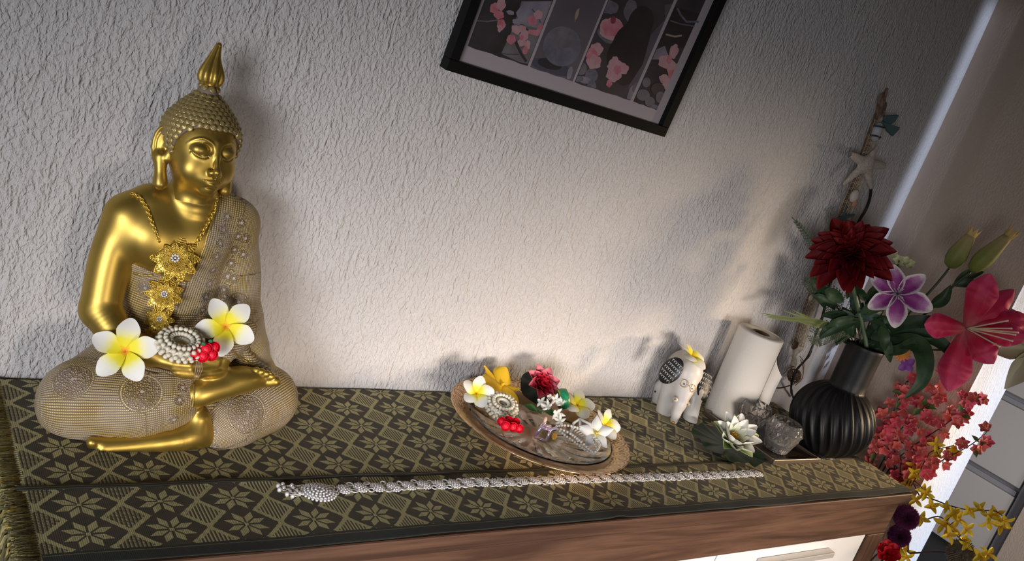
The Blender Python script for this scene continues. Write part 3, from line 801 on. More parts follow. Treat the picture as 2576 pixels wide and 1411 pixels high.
# ---------------------------------------------------------------- flowers and other small builders
def petal_fn(L, Wd, base=0.18, tip=1.0, wmax=0.62, cup=0.0, curl=0.0, twist=0.0, wave=0.0, point=0.0, off=0.0):
    def f(u, v):
        t = 1 - (1 - u) ** 1.8; s_ = (v - 0.5) * 2
        k = (t / wmax) if t < wmax else (1 - t) / (1 - wmax)
        if t < wmax: wd = base + (1 - base) * math.sin(k * PI / 2)
        else: wd = (max(k, 0) ** (0.5 + point * 0.9))
        x = off + L * (t - 0.06 * s_ * s_ * (1 - point) * (t > wmax) * k * 0); y = Wd * 0.5 * wd * s_
        z = cup * L * (s_ * s_) * wd + curl * L * t * t + twist * y + wave * L * math.sin(t * 9 + s_ * 2.2) * abs(s_)
        z += L * 0.10 * math.sin(PI * t) * (1 if curl <= 0 else 0.3)
        return (x, y, z)
    return f
def petal_mesh(name, mat, L, Wd, nu=9, nv=6, **kw):
    mb = MB().grid(petal_fn(L, Wd, **kw), nu, nv)
    rad = [1 - (1 - i / nu) ** 1.8 for i in range(nu + 1) for j in range(nv + 1)]; ed = [abs(j / nv - .5) * 2 for i in range(nu + 1) for j in range(nv + 1)]
    return mesh(name, mb.V, mb.F, mat, attrs={'rad': rad, 'edge': ed})
def petal_mat(name, stops, rough=0.55, vein=0.0, edge=None, trans=0.15):
    m = MT(name, stops[-1][1], rough, spec=0.3)
    r = E(m.attr('rad').outputs['Fac']); n = m.noise(m.coord(), 260, 2) - 0.5
    c = m.ramp(r + n * 0.14, stops)
    if edge is not None:
        e = E(m.attr('edge').outputs['Fac']); c = m.mix((e + n * 0.2 + (r - 0.5) * 0.25).step(edge[0], edge[1]), c, edge[2])
    m.color(c)
    if vein: m.bump((m.xyz(m.coord())[1] * vein).sin(), 0.25, 0.0005)
    try:
        m.b.inputs['Subsurface Weight'].default_value = trans; m.b.inputs['Subsurface Scale'].default_value = 0.004
        m.b.inputs['Subsurface Radius'].default_value = (1, .8, .6)
    except Exception: pass
    return m
def face_rot(n, roll=0.0):
    q = Vector(n).normalized().to_track_quat('Z', 'Y'); return (q.to_matrix() @ Matrix.Rotation(roll, 3, 'Z')).to_euler()
def to_cam(p, up=0.0, right=0.0):      # a direction that looks back at the camera, leaned up or sideways
    d = Vector(CC - np.array(p)).normalized(); r = Vector(CR[0]); u_ = Vector(-CR[1])
    return (d + u_ * up + r * right).normalized()
def ring_of(parent, name, me, n, tilt=0.0, start=0.0, r0=0.0, z=0.0, sc=1.0, jit=0.0, rnd_=None):
    out = []
    for k in range(n):
        a = start + 2 * PI * k / n; t = tilt; s = sc
        if rnd_: a += rnd_.uniform(-jit, jit); t += rnd_.uniform(-jit, jit); s *= rnd_.uniform(1 - jit * .5, 1 + jit * .5)
        M = Matrix.Translation(Vector((r0 * math.cos(a), r0 * math.sin(a), z))) @ Matrix.Rotation(a, 4, 'Z') @ Matrix.Rotation(-t, 4, 'Y') @ Matrix.Scale(s, 4)
        out.append(obj(name, me, parent, mw=M))
    return out
WHITE = (0.80, 0.78, 0.72)
M_fran = petal_mat('frangipani_petal', [(0.0, (0.75, 0.20, 0.02)), (0.07, (0.85, 0.42, 0.02)), (0.16, (0.88, 0.74, 0.02)), (0.36, (0.88, 0.78, 0.05)), (0.55, (0.84, 0.81, 0.50)), (0.72, WHITE)], 0.6)
fran_me = petal_mesh('petal', M_fran, 0.043, 0.0285, 12, 8, base=.20, wmax=.66, cup=.05, twist=.22)
fran_lo = petal_mesh('petal', M_fran, 0.033, 0.026, 8, 5, base=.24, wmax=.62, cup=-.10, twist=.30, curl=-.15)
def frangipani(p, n, roll, label, me=None, tilt=0.12, sc=1.0, group='frangipani blossoms'):
    t = empty('frangipani_flower', p, label, 'flower', group, face_rot(n, roll))
    ring_of(t, 'petal', me or fran_me, 5, tilt, 0, 0.0, 0.0, sc)
    MB().lathe([(.0005, -.006), (.0016, -.004), (.0014, .0), (.0006, .0012)], 8).obj('flower_centre', M_cen, t)
    return t
M_cen = MT('orange_centre', (0.55, 0.16, 0.02), 0.6)
def at_hit(u, v, back=0.004):
    h = hit(u, v, (T_robe, T_body, TH)); d = Vector(ray(u, v)).normalized()
    return np.array(h[0]) - np.array(d) * back, h[1]

# ---- two frangipani flowers leaned on the statue
p, n_ = at_hit(315, 884, .016)
frangipani(p, to_cam(p, .12, -.12), 0.42, 'white and yellow frangipani flower leaning on the gold forearm, left of the garland', sc=1.0)
p, n_ = at_hit(567, 822, .024)
frangipani(p, to_cam(p, .10, .15), 0.95, 'white and yellow frangipani flower leaning on the robed arm, right of the garland', sc=.97)

# ---- jasmine garlands with red roses
M_jas = MT('waxy_cream_buds', (0.74, 0.69, 0.56), 0.5, Subsurface_Weight=0.2, Subsurface_Scale=0.004)
M_rose = MT('scarlet_rose', (0.86, 0.016, 0.050), 0.5); M_rose.b.inputs['Emission Strength'].default_value = 0
M_sepal = MT('green_sepal', (0.03, 0.16, 0.06), 0.6); M_thread = MT('clear_thread', (0.42, 0.30, 0.22), 0.4)
bud_me = MB().lathe([(.0008, -.0030), (.0024, -.0012), (.0033, .0012), (.0029, .0034), (.0012, .0046)], 7).mesh('jasmine_bud', M_jas)
def rose_mesh(R=0.009):
    mb = MB().ball((0, 0, 0), R * .72, 10, 7)
    for lay, (n, r, h, op) in enumerate(((3, .45, .55, .25), (4, .68, .35, .55), (5, .9, .05, .95))):
        for k in range(n):
            a = 2 * PI * k / n + lay * .5; i0 = len(mb.V)
            mb.grid(lambda u, v: ((R * (r * .55 + op * .5 * u)) * math.cos((v - .5) * 1.7), R * (r * .9) * math.sin((v - .5) * 1.9), R * (-.5 + (h + .75) * u - .15 * (2 * v - 1) ** 2)), 4, 4)
            mb.xf(Matrix.Rotation(a, 4, 'Z'), i0)
    return mb
rose_me = rose_mesh().mesh('rose', M_rose)
def garland(p, n, roll, R, r, nb, rows, roses, label, sepals, threads=()):
    t = empty('jasmine_garland', p, label, 'garland', 'jasmine garlands', face_rot(n, roll))
    MB().tube([(R * math.cos(2 * PI * k / 24), R * math.sin(2 * PI * k / 24), 0) for k in range(24)], r * .75, 8, close=True).obj('ring', M_jas, t)
    for i in range(nb):
        for j in range(rows):
            a = 2 * PI * (i + 0.5 * (j % 2)) / nb; b = -0.75 + (PI + 1.5) * j / (rows - 1) - 0.0
            c = Vector(((R + r * math.cos(b)) * math.cos(a), (R + r * math.cos(b)) * math.sin(a), r * math.sin(b)))
            nn = Vector((math.cos(b) * math.cos(a), math.cos(b) * math.sin(a), math.sin(b)))
            obj('jasmine_bud', bud_me, t, mw=Matrix.Translation(c) @ nn.to_track_quat('Z', 'Y').to_matrix().to_4x4())
    Mi = t.rotation_euler.to_matrix().inverted()
    for q, s in roses:
        l = Mi @ (Vector(q) - t.location)
        obj('rose', rose_me, t, mw=Matrix.Translation(l) @ (Mi @ to_cam(q).to_track_quat('Z', 'Y').to_matrix()).to_4x4() @ Matrix.Scale(s, 4), label='scarlet artificial rose')
    for q in sepals:
        l = Mi @ (Vector(q) - t.location)
        MB().ball((0, 0, 0), .0035, 6, 4, (1, .6, .8)).obj('sepal', M_sepal, t, loc=l)
    for P in threads:
        MB().tube([Mi @ (Vector(q) - t.location) for q in P], .0005, 4).obj('tassel_thread', M_thread, t)
    return t
g0 = A(455, 866, -.190)
garland(g0, Vector((-.06, -.22, .97)), 0.0, .0205, .0078, 20, 7,
        [(A(490, 890, -.212), .95), (A(510, 895, -.214), 1.0), (A(532, 892, -.212), 1.0), (A(518, 878, -.210), 1.0), (A(538, 874, -.206), .95)],
        'white jasmine garland ring with red roses resting on the statue hands', [A(512, 865, -.212), A(482, 876, -.210), A(530, 858, -.210)],
        [[A(495 + k, 908, -.206), A(492 + k * 1.4, 930, -.207), A(488 + k * .8, 955, -.205)] for k in (0, 4, 8, 12)])

# ---- gold necklace with flower pendants
M_neck = MT('bright_filigree_gold', (0.86, 0.62, 0.12), 0.34, 0.85); M_cry = MT('crystal_stones', (0.85, 0.86, 0.92), 0.08, 0.3)
def surf(u, v, off):
    h = hit(u, v); return h[0] - np.array(Vector(ray(u, v)).normalized()) * off, h[1]
nk0, _ = surf(440, 650, .012)
neck = empty('gold_necklace', nk0, 'yellow gold chain necklace with filigree flower pendants hung on the statue chest', 'necklace')
def link_mesh(a=.0030, b=.0021, w=.0008):
    return MB().tube([(a * math.cos(2 * PI * k / 10), b * math.sin(2 * PI * k / 10), 0) for k in range(10)], w, 5, close=True)
link_me = link_mesh().mesh('chain_link', M_neck)
def run_chain(pts, step=.0040, name='chain_link', me=link_me, parent=neck):
    P = [np.array(p) for p in pts]; d = [0]
    for a, b in zip(P[:-1], P[1:]): d.append(d[-1] + np.linalg.norm(b - a))
    n = int(d[-1] / step)
    for i in range(n + 1):
        s = i * step; x = np.array([np.interp(s, d, [p[k] for p in P]) for k in range(3)]); y = np.array([np.interp(s + 1e-3, d, [p[k] for p in P]) for k in range(3)])
        t = Vector(y - x)
        if t.length < 1e-6: continue
        q = t.to_track_quat('X', 'Z').to_matrix().to_4x4() @ Matrix.Rotation(PI / 2 * (i % 2) + .5, 4, 'X')
        obj(name, me, parent, mw=Matrix.Translation(Vector(x) - parent.location) @ q)
def dense(pix, off):
    out = []
    for a, b in zip(pix[:-1], pix[1:]):
        for i in range(6):
            t = i / 6; out.append(surf(a[0] + (b[0] - a[0]) * t, a[1] + (b[1] - a[1]) * t, off)[0])
    return out
run_chain(dense([(333, 487), (352, 496), (368, 520), (380, 552), (392, 585), (404, 615)], .0018))
run_chain(dense([(545, 503), (541, 528), (528, 552), (514, 578), (500, 604), (492, 618)], .0018))
def filigree_petal(L, Wd):
    mb = MB()
    def out(t): # outline
        a = 2 * PI * t; x = L * (.5 - .5 * math.cos(a)); wv = Wd * .5 * (math.sin(a)) * (1 - .25 * math.cos(a) * -1)
        return (x, wv * (1 - (x / L) ** 3 * .55), .10 * L * math.sin(PI * x / L) - .10 * L * (x / L) ** 2)
    mb.tube([out(k / 14) for k in range(14)], L * .032, 4, close=True)
    for i in range(1, 6):
        t = .07 * i + .05; a = out(t); b = out(1 - t); m = ((a[0] + b[0]) / 2 + L * .09, 0, (a[2] + b[2]) / 2 + L * .03)
        mb.tube([a, m, b], L * .020, 3, cap=False)
    mb.tube([(0, 0, 0), (L * .5, 0, L * .1), (L * .97, 0, -L * .04)], L * .024, 4)
    mb.grid(lambda u, v: (L * (.04 + .90 * u), Wd * .40 * math.sin(PI * min(1, .08 + u * .9)) * (2 * v - 1), .10 * L * math.sin(PI * u) - .10 * L * u * u - .0012), 6, 4)
    for i in range(8):
        x = L * (.16 + .1 * i); w = Wd * .40 * math.sin(PI * min(1, x / L * .95)) ; mb.tube([(x + L * .05, -w, .08 * L), (x, 0, .11 * L * math.sin(PI * x / L) + .002), (x + L * .05, w, .08 * L)], L * .018, 3, cap=False)
    return mb
fil_me = filigree_petal(.030, .0185).mesh('filigree_petal', M_neck)
stud_me = MB().ball((0, 0, 0), .0016, 6, 4).mesh('stud', M_neck); cry_me = MB().ball((0, 0, 0), .00185, 6, 4).mesh('crystal', M_cry)
def pendant(u, v, s, off, n=9, roll=0.0):
    p, _ = surf(u, v, off); pd = bpy.data.objects.new('flower_pendant', None); COL.objects.link(pd); pd.parent = neck; pd.empty_display_size = .01
    pd.matrix_local = Matrix.Translation(Vector(p) - neck.location) @ face_rot(to_cam(p, .05, .0), roll).to_matrix().to_4x4() @ Matrix.Scale(s, 4)
    ring_of(pd, 'filigree_petal', fil_me, n, .10, 0, .001, .0)
    ring_of(pd, 'filigree_petal', fil_me, n, .42, .35, .0, .003, .72)
    for k in range(12): obj('stud', stud_me, pd, loc=(.0105 * math.cos(k * PI / 6), .0105 * math.sin(k * PI / 6), .0062))
    for k in range(8): obj('crystal', cry_me, pd, loc=(.0042 * math.cos(k * PI / 4), .0042 * math.sin(k * PI / 4), .0085), label='clear crystal')
    obj('crystal', cry_me, pd, loc=(0, 0, .0095), label='clear crystal'); return p
pA = pendant(441, 650, 1.0, .006, 10, .2); pB = pendant(413, 740, .80, .008, 9, .5); pC = pendant(401, 803, .62, .012, 9, .1); pD = pendant(392, 848, .55, .016, 8, .3)
run_chain([surf(417, 690, .007)[0], surf(410, 712, .009)[0]]); run_chain([surf(452, 694, .007)[0], surf(445, 716, .009)[0]])
run_chain([surf(392, 772, .010)[0], surf(390, 788, .012)[0]]); run_chain([surf(424, 772, .010)[0], surf(420, 788, .012)[0]])
# ---------------------------------------------------------------- brass tray with a glass dish and its offerings
TC = np.array((1.070, -0.1765, 0.0032)); TR = 0.172
M_brass = MT('engraved_copper_brass', (0.62, 0.40, 0.22), 0.34, 0.85)
tx, ty, tz = M_brass.xyz(M_brass.coord()); tr = E.m('SQRT', tx * tx + ty * ty); ta = E.m('ARCTAN2', ty, tx)
cellu = ((ta * (46 / (2 * PI))).frac() - 0.5); cellv = (tr - 0.158) * (1 / 0.011)
scal = E.m('SQRT', cellu * cellu * 4 + cellv * cellv * 1.2); arcs = (scal * 11).sin() * tr.gt(0.140)
dots = E(M_brass.voronoi(M_brass.coord(), 330).outputs['Distance']).lt(0.30)
blotch = M_brass.noise(M_brass.coord(), 90, 3).step(0.42, 0.62)  # random patches where the engraved grooves turn darker brown
M_brass.color(M_brass.mix(arcs.lt(-0.4) * blotch, M_brass.mix(M_brass.noise(M_brass.coord(), 12, 2).step(.35, .65), (0.66, 0.44, 0.26), (0.56, 0.38, 0.20)), (0.22, 0.11, 0.05)))
M_brass.bump(arcs * 0.5 - dots * 0.5, 0.5, 0.0010)
tray = empty('offering_tray', tuple(TC), 'round engraved copper coloured tray with glass dish holding flowers', 'tray')
prof = [(.085, .0), (.095, .0), (.098, .004), (.130, .017), (.147, .0270), (.1705, .0365), (TR, .0378), (.1712, .0392), (.1690, .0388), (.147, .0305), (.130, .0205), (.096, .0085), (.02, .0078)]
MB().lathe(prof, 96).obj('metal_dish', M_brass, tray)
M_glass = MT('clear_cut_glass', (0.96, 0.97, 0.97), 0.06, 0.0, Transmission_Weight=1.0, IOR=1.45)
def ribf(r, z, a, i):
    return r
gd = MB(); seg = 144; rows = [(.010, .0095), (.030, .0098), (.060, .0105), (.085, .0125), (.105, .0175), (.122, .0250), (.137, .0330), (.139, .0345), (.136, .0355), (.120, .0285), (.103, .0210), (.084, .0160), (.060, .0140), (.030, .0133), (.010, .0130)]
V = []; F = []
for i, (r, z) in enumerate(rows):
    for k in range(seg):
        a = 2 * PI * k / seg; cut = 0.0011 * (abs(((k % 8) / 4) - 1)) * (1 if .04 < r < .13 else 0) * (1 if i > 7 else -1)
        tw = 0.9 * (r - .06); V.append((r * math.cos(a + tw), r * math.sin(a + tw), z + cut))
for i in range(len(rows) - 1):
    for k in range(seg): F.append([i * seg + k, i * seg + (k + 1) % seg, (i + 1) * seg + (k + 1) % seg, (i + 1) * seg + k])
F.append(list(range(seg))[::-1]); F.append([(len(rows) - 1) * seg + k for k in range(seg)])
obj('glass_dish', mesh('glass_dish', V, F, M_glass, smooth=False), tray, label='clear cut glass dish with swirling ribs')

def T(u, v, h=0.030): return atZ(u, v, h)
f1 = frangipani(T(1198, 990, .055), Vector((-.35, -.62, .70)), 0.3, 'white frangipani with yellow throat at the left end of the tray', fran_lo, .55, 1.0)
f2 = frangipani(T(1452, 1020, .048), Vector((-.15, -.45, .88)), 1.3, 'white frangipani behind the pearl loop at the back right of the tray', fran_lo, .40, 1.1)
f3 = frangipani(T(1520, 1070, .050), Vector((.10, -.60, .80)), 0.9, 'white frangipani at the right edge of the tray', fran_lo, .50, 1.05)
for f in (f1, f2, f3): MB().tube([(0, 0, -.002), (0.001, 0, -.009), (.002, 0.001, -.016)], [.0035, .0022, .0016], 7).obj('flower_tube', petal_mat('pale_tube', [(0, (0.55, .60, .35)), (1, WHITE)]) if f is f1 else bpy.data.materials['pale_tube'], f)
# thick yellow orchid
M_yel = MT('yellow_felt_petal', (0.88, 0.55, 0.015), 0.75); M_yel.bump(M_yel.noise(M_yel.coord(), 500, 2), .3, .0005)
py = petal_mesh('petal', M_yel, .034, .034, 9, 6, base=.35, wmax=.60, cup=-.16, curl=.05, twist=.12)
pt_ = petal_mesh('petal', M_yel, .036, .020, 9, 6, base=.45, wmax=.45, cup=-.25, curl=.10, point=.5)
p = T(1262, 968, .060)
oy = empty('yellow_orchid', p, 'thick yellow artificial orchid on the back left of the tray', 'flower', rot=face_rot(Vector((.10, -.50, .86)), .3))
ring_of(oy, 'petal', py, 3, .02, .5, sc=1.42); ring_of(oy, 'petal', pt_, 3, -.10, 1.6, z=-.003, sc=1.35)
for o in oy.children:
    m = o.modifiers.new('felt', 'SOLIDIFY'); m.thickness = .0028
MB().ball((0, 0, .003), .0048, 10, 7, (1, .7, 1)).obj('flower_centre', M_yel, oy)
# pink lotus with its dark pad
M_lot = petal_mat('pink_lotus_petal', [(0.0, (0.50, 0.01, 0.03)), (0.4, (0.62, 0.05, 0.10)), (0.8, (0.68, 0.20, 0.24)), (1, (0.60, 0.10, 0.14))])
M_lot2 = petal_mat('red_lotus_petal', [(0.0, (0.35, 0.0, 0.01)), (1, (0.50, 0.008, 0.025))]); M_pad = MT('dark_pad', (0.012, 0.022, 0.014), 0.55)
M_sta = MT('yellow_stamens', (0.75, 0.42, 0.04), 0.7)
p = T(1356, 972, .058)
lo = empty('pink_lotus', p, 'pink and red lotus blossom over a dark leaf at the back of the tray', 'flower', rot=face_rot(Vector((-.05, -.62, .78)), 0))
l1 = petal_mesh('petal', M_lot, .034, .024, 8, 5, base=.4, wmax=.5, cup=.28, curl=.14, point=.3); l2 = petal_mesh('petal', M_lot2, .020, .014, 6, 4, base=.5, wmax=.5, cup=.3, curl=.3, point=.2)
ring_of(lo, 'petal', l1, 8, .28, .2, sc=1.3); ring_of(lo, 'petal', l2, 9, .45, .1, z=.003, sc=1.3); ring_of(lo, 'petal', l2, 7, .85, .3, z=.004, sc=1.05)
sm_ = MB(); rr = random.Random(3)
for k in range(22):
    a = rr.random() * 6.28; r = rr.random() * .005; sm_.tube([(r * .4 * math.cos(a), r * .4 * math.sin(a), .002), (r * math.cos(a), r * math.sin(a), .012 + rr.random() * .003)], .0006, 4)
sm_.obj('stamens', M_sta, lo)
MB().grid(lambda u, v: (.040 * u * math.cos(6.2832 * v), .036 * u * math.sin(6.2832 * v), -.007 + .002 * math.sin(v * 31) * u), 5, 36).obj('leaf_pad', M_pad, lo)
# second garland
g2 = T(1262, 1022, .050)
garland(g2, Vector((-.15, -.25, .95)), .2, .0185, .0095, 20, 7, [(T(1262, 1060, .050), .95), (T(1280, 1058, .050), 1), (T(1297, 1062, .050), .95), (T(1272, 1072, .049), 1), (T(1291, 1074, .049), 1), (T(1306, 1078, .048), .9)],
        'jasmine garland with red roses lying at the front left of the tray', [T(1258, 1048, .056), T(1285, 1046, .056), T(1300, 1048, .056)],
        [[T(1285 + k, 1082, .044), T(1290 + k, 1098, .040)] for k in (0, 5)])
# jasmine sprig
M_jp = petal_mat('jasmine_petal', [(0, (.6, .66, .45)), (.3, WHITE), (1, WHITE)]); M_leaf = petal_mat('jasmine_leaf', [(0, (.03, .10, .02)), (1, (.05, .15, .03))], .45)
M_stem = MT('green_stem', (0.035, 0.09, 0.025), 0.5)
sp0 = T(1395, 1030, .045)
spg = empty('jasmine_sprig', sp0, 'sprig of small white jasmine flowers with green leaves in the middle of the tray', 'flower sprig')
jp = petal_mesh('petal', M_jp, .0125, .0058, 6, 4, base=.5, wmax=.5, cup=-.2, curl=.25, point=.3)
for (u, v, h, rl, tl, s) in ((1362, 1012, .055, .2, .25, 1.1), (1378, 1022, .058, 1, .3, 1.15), (1398, 1005, .064, .4, .3, 1.1), (1412, 1014, .062, .9, .5, 1), (1402, 1042, .055, .1, .25, 1.25), (1384, 1000, .066, .6, .9, .9), (1408, 1058, .048, .7, .2, 1.1)):
    q = T(u, v, h); fl_ = bpy.data.objects.new('jasmine_flower', None); COL.objects.link(fl_); fl_.parent = spg
    fl_.matrix_local = Matrix.Translation(Vector(q) - spg.location) @ face_rot(to_cam(q, rl - .4, .5 - rl), rl).to_matrix().to_4x4() @ Matrix.Scale(s, 4)
    ring_of(fl_, 'petal', jp, 5, tl); MB().tube([(0, 0, 0), (0, .002, -.012)], .0013, 6).obj('flower_tube', M_jp, fl_)
def L_(P): return [Vector(q) - spg.location for q in P]
MB().tube(L_([T(1330, 1020, .046), T(1370, 1036, .048), T(1400, 1050, .042), T(1438, 1064, .034)]), .0013, 6).obj('stem', M_stem, spg)
jl = petal_mesh('leaf', M_leaf, .030, .013, 7, 4, base=.1, wmax=.45, cup=.12, curl=-.1, point=.5)
for (u, v, h, du, dv, s) in ((1352, 1034, .044, -46, -22, 1.05), (1362, 1042, .040, -10, -14, .7), (1398, 1046, .040, -35, -22, 1.0), (1392, 1048, .038, 20, 12, .7)):
    a = np.array(T(u, v, h)); b = np.array(T(u + du, v + dv, h)); x = Vector(b - a).normalized(); z = to_cam(a, .4); z = (z - x * z.dot(x)).normalized(); y = z.cross(x)
    R3 = Matrix((x, y, z)).transposed().to_4x4(); obj('leaf', jl, spg, mw=Matrix.Translation(Vector(a) - spg.location) @ R3 @ Matrix.Scale(s, 4))
# green and gold hoop
M_grn = MT('green_enamel', (0.015, 0.22, 0.10), 0.30); M_grn.speckle((0.012, .20, .09), (.03, .30, .14), 300)
q = T(1415, 1003, .060); rgo = empty('green_hoop', q, 'green and gold broad hoop standing among the flowers', 'bangle', rot=face_rot(Vector((.86, -.30, .35)), 0))
hoop = [(.0185 * math.cos(2 * PI * k / 30), .0185 * math.sin(2 * PI * k / 30), 0) for k in range(30)]
MB().lathe([(.0170, -.008), (.0190, -.008), (.0200, -.004), (.0203, 0), (.0200, .004), (.0190, .008), (.0170, .008), (.0168, 0), (.0170, -.008)], 40).obj('band', M_grn, rgo)
for z in (-.008, .008): MB().tube([(x * .98, y * .98, z) for x, y, _ in hoop], .0011, 6, close=True).obj('gold_edge', M_neck, rgo)
# iridescent clip
M_iri = MT('iridescent_plastic', (0.62, 0.66, 0.85), 0.12, 0.25, Transmission_Weight=0.55, IOR=1.45, Coat_Weight=0.6)
M_iri.color(M_iri.ramp(M_iri.noise(M_iri.coord(), 55, 1), [(0.25, (.45, .65, .95)), (.42, (.75, .55, .85)), (.55, (.95, .62, .50)), (.7, (.55, .60, .98))]))
q = T(1372, 1088, .034); cl = empty('iridescent_hair_clip', q, 'small iridescent pink and blue hair clip beside the pearl loop', 'hair clip', rot=face_rot(to_cam(q, .5), .2))
for pts in ([(-.016, -.014, 0), (-.010, .008, .004), (-.004, .018, .008)], [(.006, -.016, 0), (.008, .006, .005), (.018, .012, .007)], [(-.016, -.014, 0), (.006, -.016, 0)], [(-.010, .006, .004), (.008, .005, .005)], [(-.008, .012, .006), (.000, .008, .010), (.008, .010, .008)]):
    MB().tube(pts, .0028, 8).obj('bar', M_iri, cl)
MB().ball((.018, -.004, .004), .006, 10, 7, (.8, 1.4, .6)).obj('amber_drop', MT('amber_drop', (.80, .42, .05), .15, Transmission_Weight=.4), cl)
MB().ball((-.006, .020, .010), .0042, 8, 6, (.8, 1.5, .8)).obj('peach_tip', MT('peach_tip', (.80, .50, .38), .25), cl)
# claw clip
M_ivo = MT('ivory_plastic', (0.76, 0.73, 0.68), 0.25)
q = T(1466, 1080, .046); cw = empty('ivory_claw_clip', q, 'ivory plastic claw clip inside the pearl loop', 'hair clip', rot=face_rot(to_cam(q, .35), -.35))
for pts in ([(-.018, .010, 0), (.004, .016, .004), (.018, .008, .002), (.016, -.002, 0), (-.002, -.004, .003), (-.018, .010, 0)], [(-.012, -.020, -.004), (-.020, -.004, 0), (-.018, .010, 0)], [(-.012, -.020, -.004), (.008, -.018, -.004), (.016, -.002, 0)]):
    MB().tube(pts, .0026, 8).obj('frame_bar', M_ivo, cw)
for k in range(5): MB().tube([(-.012 + k * .005, -.018, -.004), (-.012 + k * .005, -.012, .004), (-.010 + k * .005, -.004, .002)], .0011, 5).obj('tooth', M_ivo, cw)
# pearls
M_pea = MT('pearl', (0.72, 0.69, 0.62), 0.18, Coat_Weight=.5); pe = MB().ball((0, 0, 0), .0026, 8, 6).mesh('pearl', M_pea)
q = T(1460, 1100, .034); pl = empty('pearl_string', q, 'looped string of small pearls at the front right of the tray', 'pearl string')
path = [(1400, 1072, .040), (1425, 1070, .044), (1450, 1075, .048), (1478, 1086, .046), (1492, 1110, .040), (1502, 1132, .036), (1490, 1142, .034), (1465, 1126, .033), (1440, 1108, .034), (1415, 1090, .036), (1402, 1078, .038), (1430, 1088, .040), (1462, 1112, .038), (1486, 1134, .036), (1497, 1138, .038), (1508, 1118, .042), (1490, 1096, .046)]
P = [T(*p_) for p_ in path]; Q = []
for i in range(len(P) - 1):
    a, b = P[i], P[i + 1]; c0 = P[max(0, i - 1)]; d0 = P[min(len(P) - 1, i + 2)]
    for t in np.linspace(0, 1, 12, endpoint=False): Q.append(0.5 * ((2 * a) + (b - c0) * t + (2*c0 - 5*a + 4*b - d0) * t*t + (3*a - c0 - 3*b + d0) * t**3))
acc = 0; last = Q[0]
obj('pearl', pe, pl, loc=Vector(Q[0]) - pl.location)
for q2 in Q[1:]:
    if np.linalg.norm(q2 - last) > .0049: obj('pearl', pe, pl, loc=Vector(q2) - pl.location); last = q2
# white orchid
M_wo = petal_mat('white_orchid_petal', [(0, (.60, .42, .05)), (.16, (.72, .70, .40)), (.35, WHITE), (1, (.78, .77, .75))])
q = T(1500, 1090, .050); wo = empty('white_orchid', q, 'white artificial orchid with golden centre below the right frangipani', 'flower', rot=face_rot(to_cam(q, .3, .1), .3))
wp = petal_mesh('petal', M_wo, .034, .021, 8, 5, base=.25, wmax=.5, cup=-.12, curl=-.05, point=.4)
ring_of(wo, 'petal', wp, 5, .15, -.9); MB().ball((0, 0, .004), .0035, 8, 6).obj('flower_centre', M_neck, wo)

# ---------------------------------------------------------------- silver belt
M_sil = MT('bright_silver', (0.88, 0.86, 0.86), 0.42, 0.45)
b0 = hz0 = atZ(800, 1238, .006)
belt = empty('silver_belt', atZ(1300, 1208, .004), 'silver chain belt of flower rosettes along the front of the runner', 'belt')
def rosette(R, rings, br):
    mb = MB().lathe([(R * .2, -.0012), (R * .86, -.0012), (R * .92, 0), (R * .86, .0010), (R * .2, .0010)], 20)
    mb.ball((0, 0, .0018), br * 1.3, 7, 5)
    for n, r, z in rings:
        for k in range(n):
            a = 2 * PI * (k + .5 * (n % 3)) / n; mb.ball((r * math.cos(a), r * math.sin(a), z), br, 6, 4)
    return mb
ros_me = rosette(.0120, ((6, .0042, .0020), (11, .0080, .0014), (14, .0112, .0004)), .0017).mesh('rosette', M_sil)
big_me = rosette(.0215, ((7, .0050, .0042), (13, .0095, .0034), (18, .0140, .0024), (23, .0182, .0012), (26, .0215, .0)), .0021).mesh('medallion', M_sil)
ring_me = MB().tube([(.0040 * math.cos(2 * PI * k / 12), .0031 * math.sin(2 * PI * k / 12), 0) for k in range(12)], .0009, 5, close=True).mesh('jump_ring', M_sil)
def on(p): return Vector(p) - belt.location
mc = atZ(802, 1238, .0065); obj('medallion', big_me, belt, mw=Matrix.Translation(on(mc)) @ Matrix.Rotation(-.1, 4, 'Z') @ Matrix.Scale(1.12, 4, (1, 0, 0)) @ Matrix.Scale(.95, 4, (0, 1, 0)))
s0 = atZ(866, 1231, .0058); s1 = atZ(1905, 1188, .0058); N = 36; prev = mc
gap = float(np.linalg.norm(s1 - s0)) / (N - 1)
rb = random.Random(5)
for k in range(N):
    t = k / (N - 1); p = s0 + (s1 - s0) * t; p[1] += .0035 * math.sin(t * 5.0 + .3) + .0012 * math.sin(k * 1.7); p[2] = .0052 + .0004 * math.sin(k)
    obj('rosette', ros_me, belt, mw=Matrix.Translation(on(p)) @ Matrix.Rotation(rb.random() * 6, 4, 'Z') @ Matrix.Rotation(rb.uniform(-.06, .06), 4, 'X') @ Matrix.Scale(.93, 4))
    for sy in (-1, 1):
        m = (p + prev) / 2 if k else (p * .58 + prev * .42); m = m.copy(); m[1] += sy * .0072 * (1.35 if rb.random() < .25 else 1.0)
        obj('jump_ring', ring_me, belt, mw=Matrix.Translation(on(m) + Vector((0, 0, .0008))) @ Matrix.Rotation(rb.uniform(-.3, .3), 4, 'Z') @ Matrix.Rotation(rb.uniform(-.35, .35), 4, 'X') @ Matrix.Scale(1.15, 4))
    prev = p
bell_me = MB().ball((0, 0, 0), .0032, 8, 6, (1, 1, 1.15)).mesh('bell', M_sil)
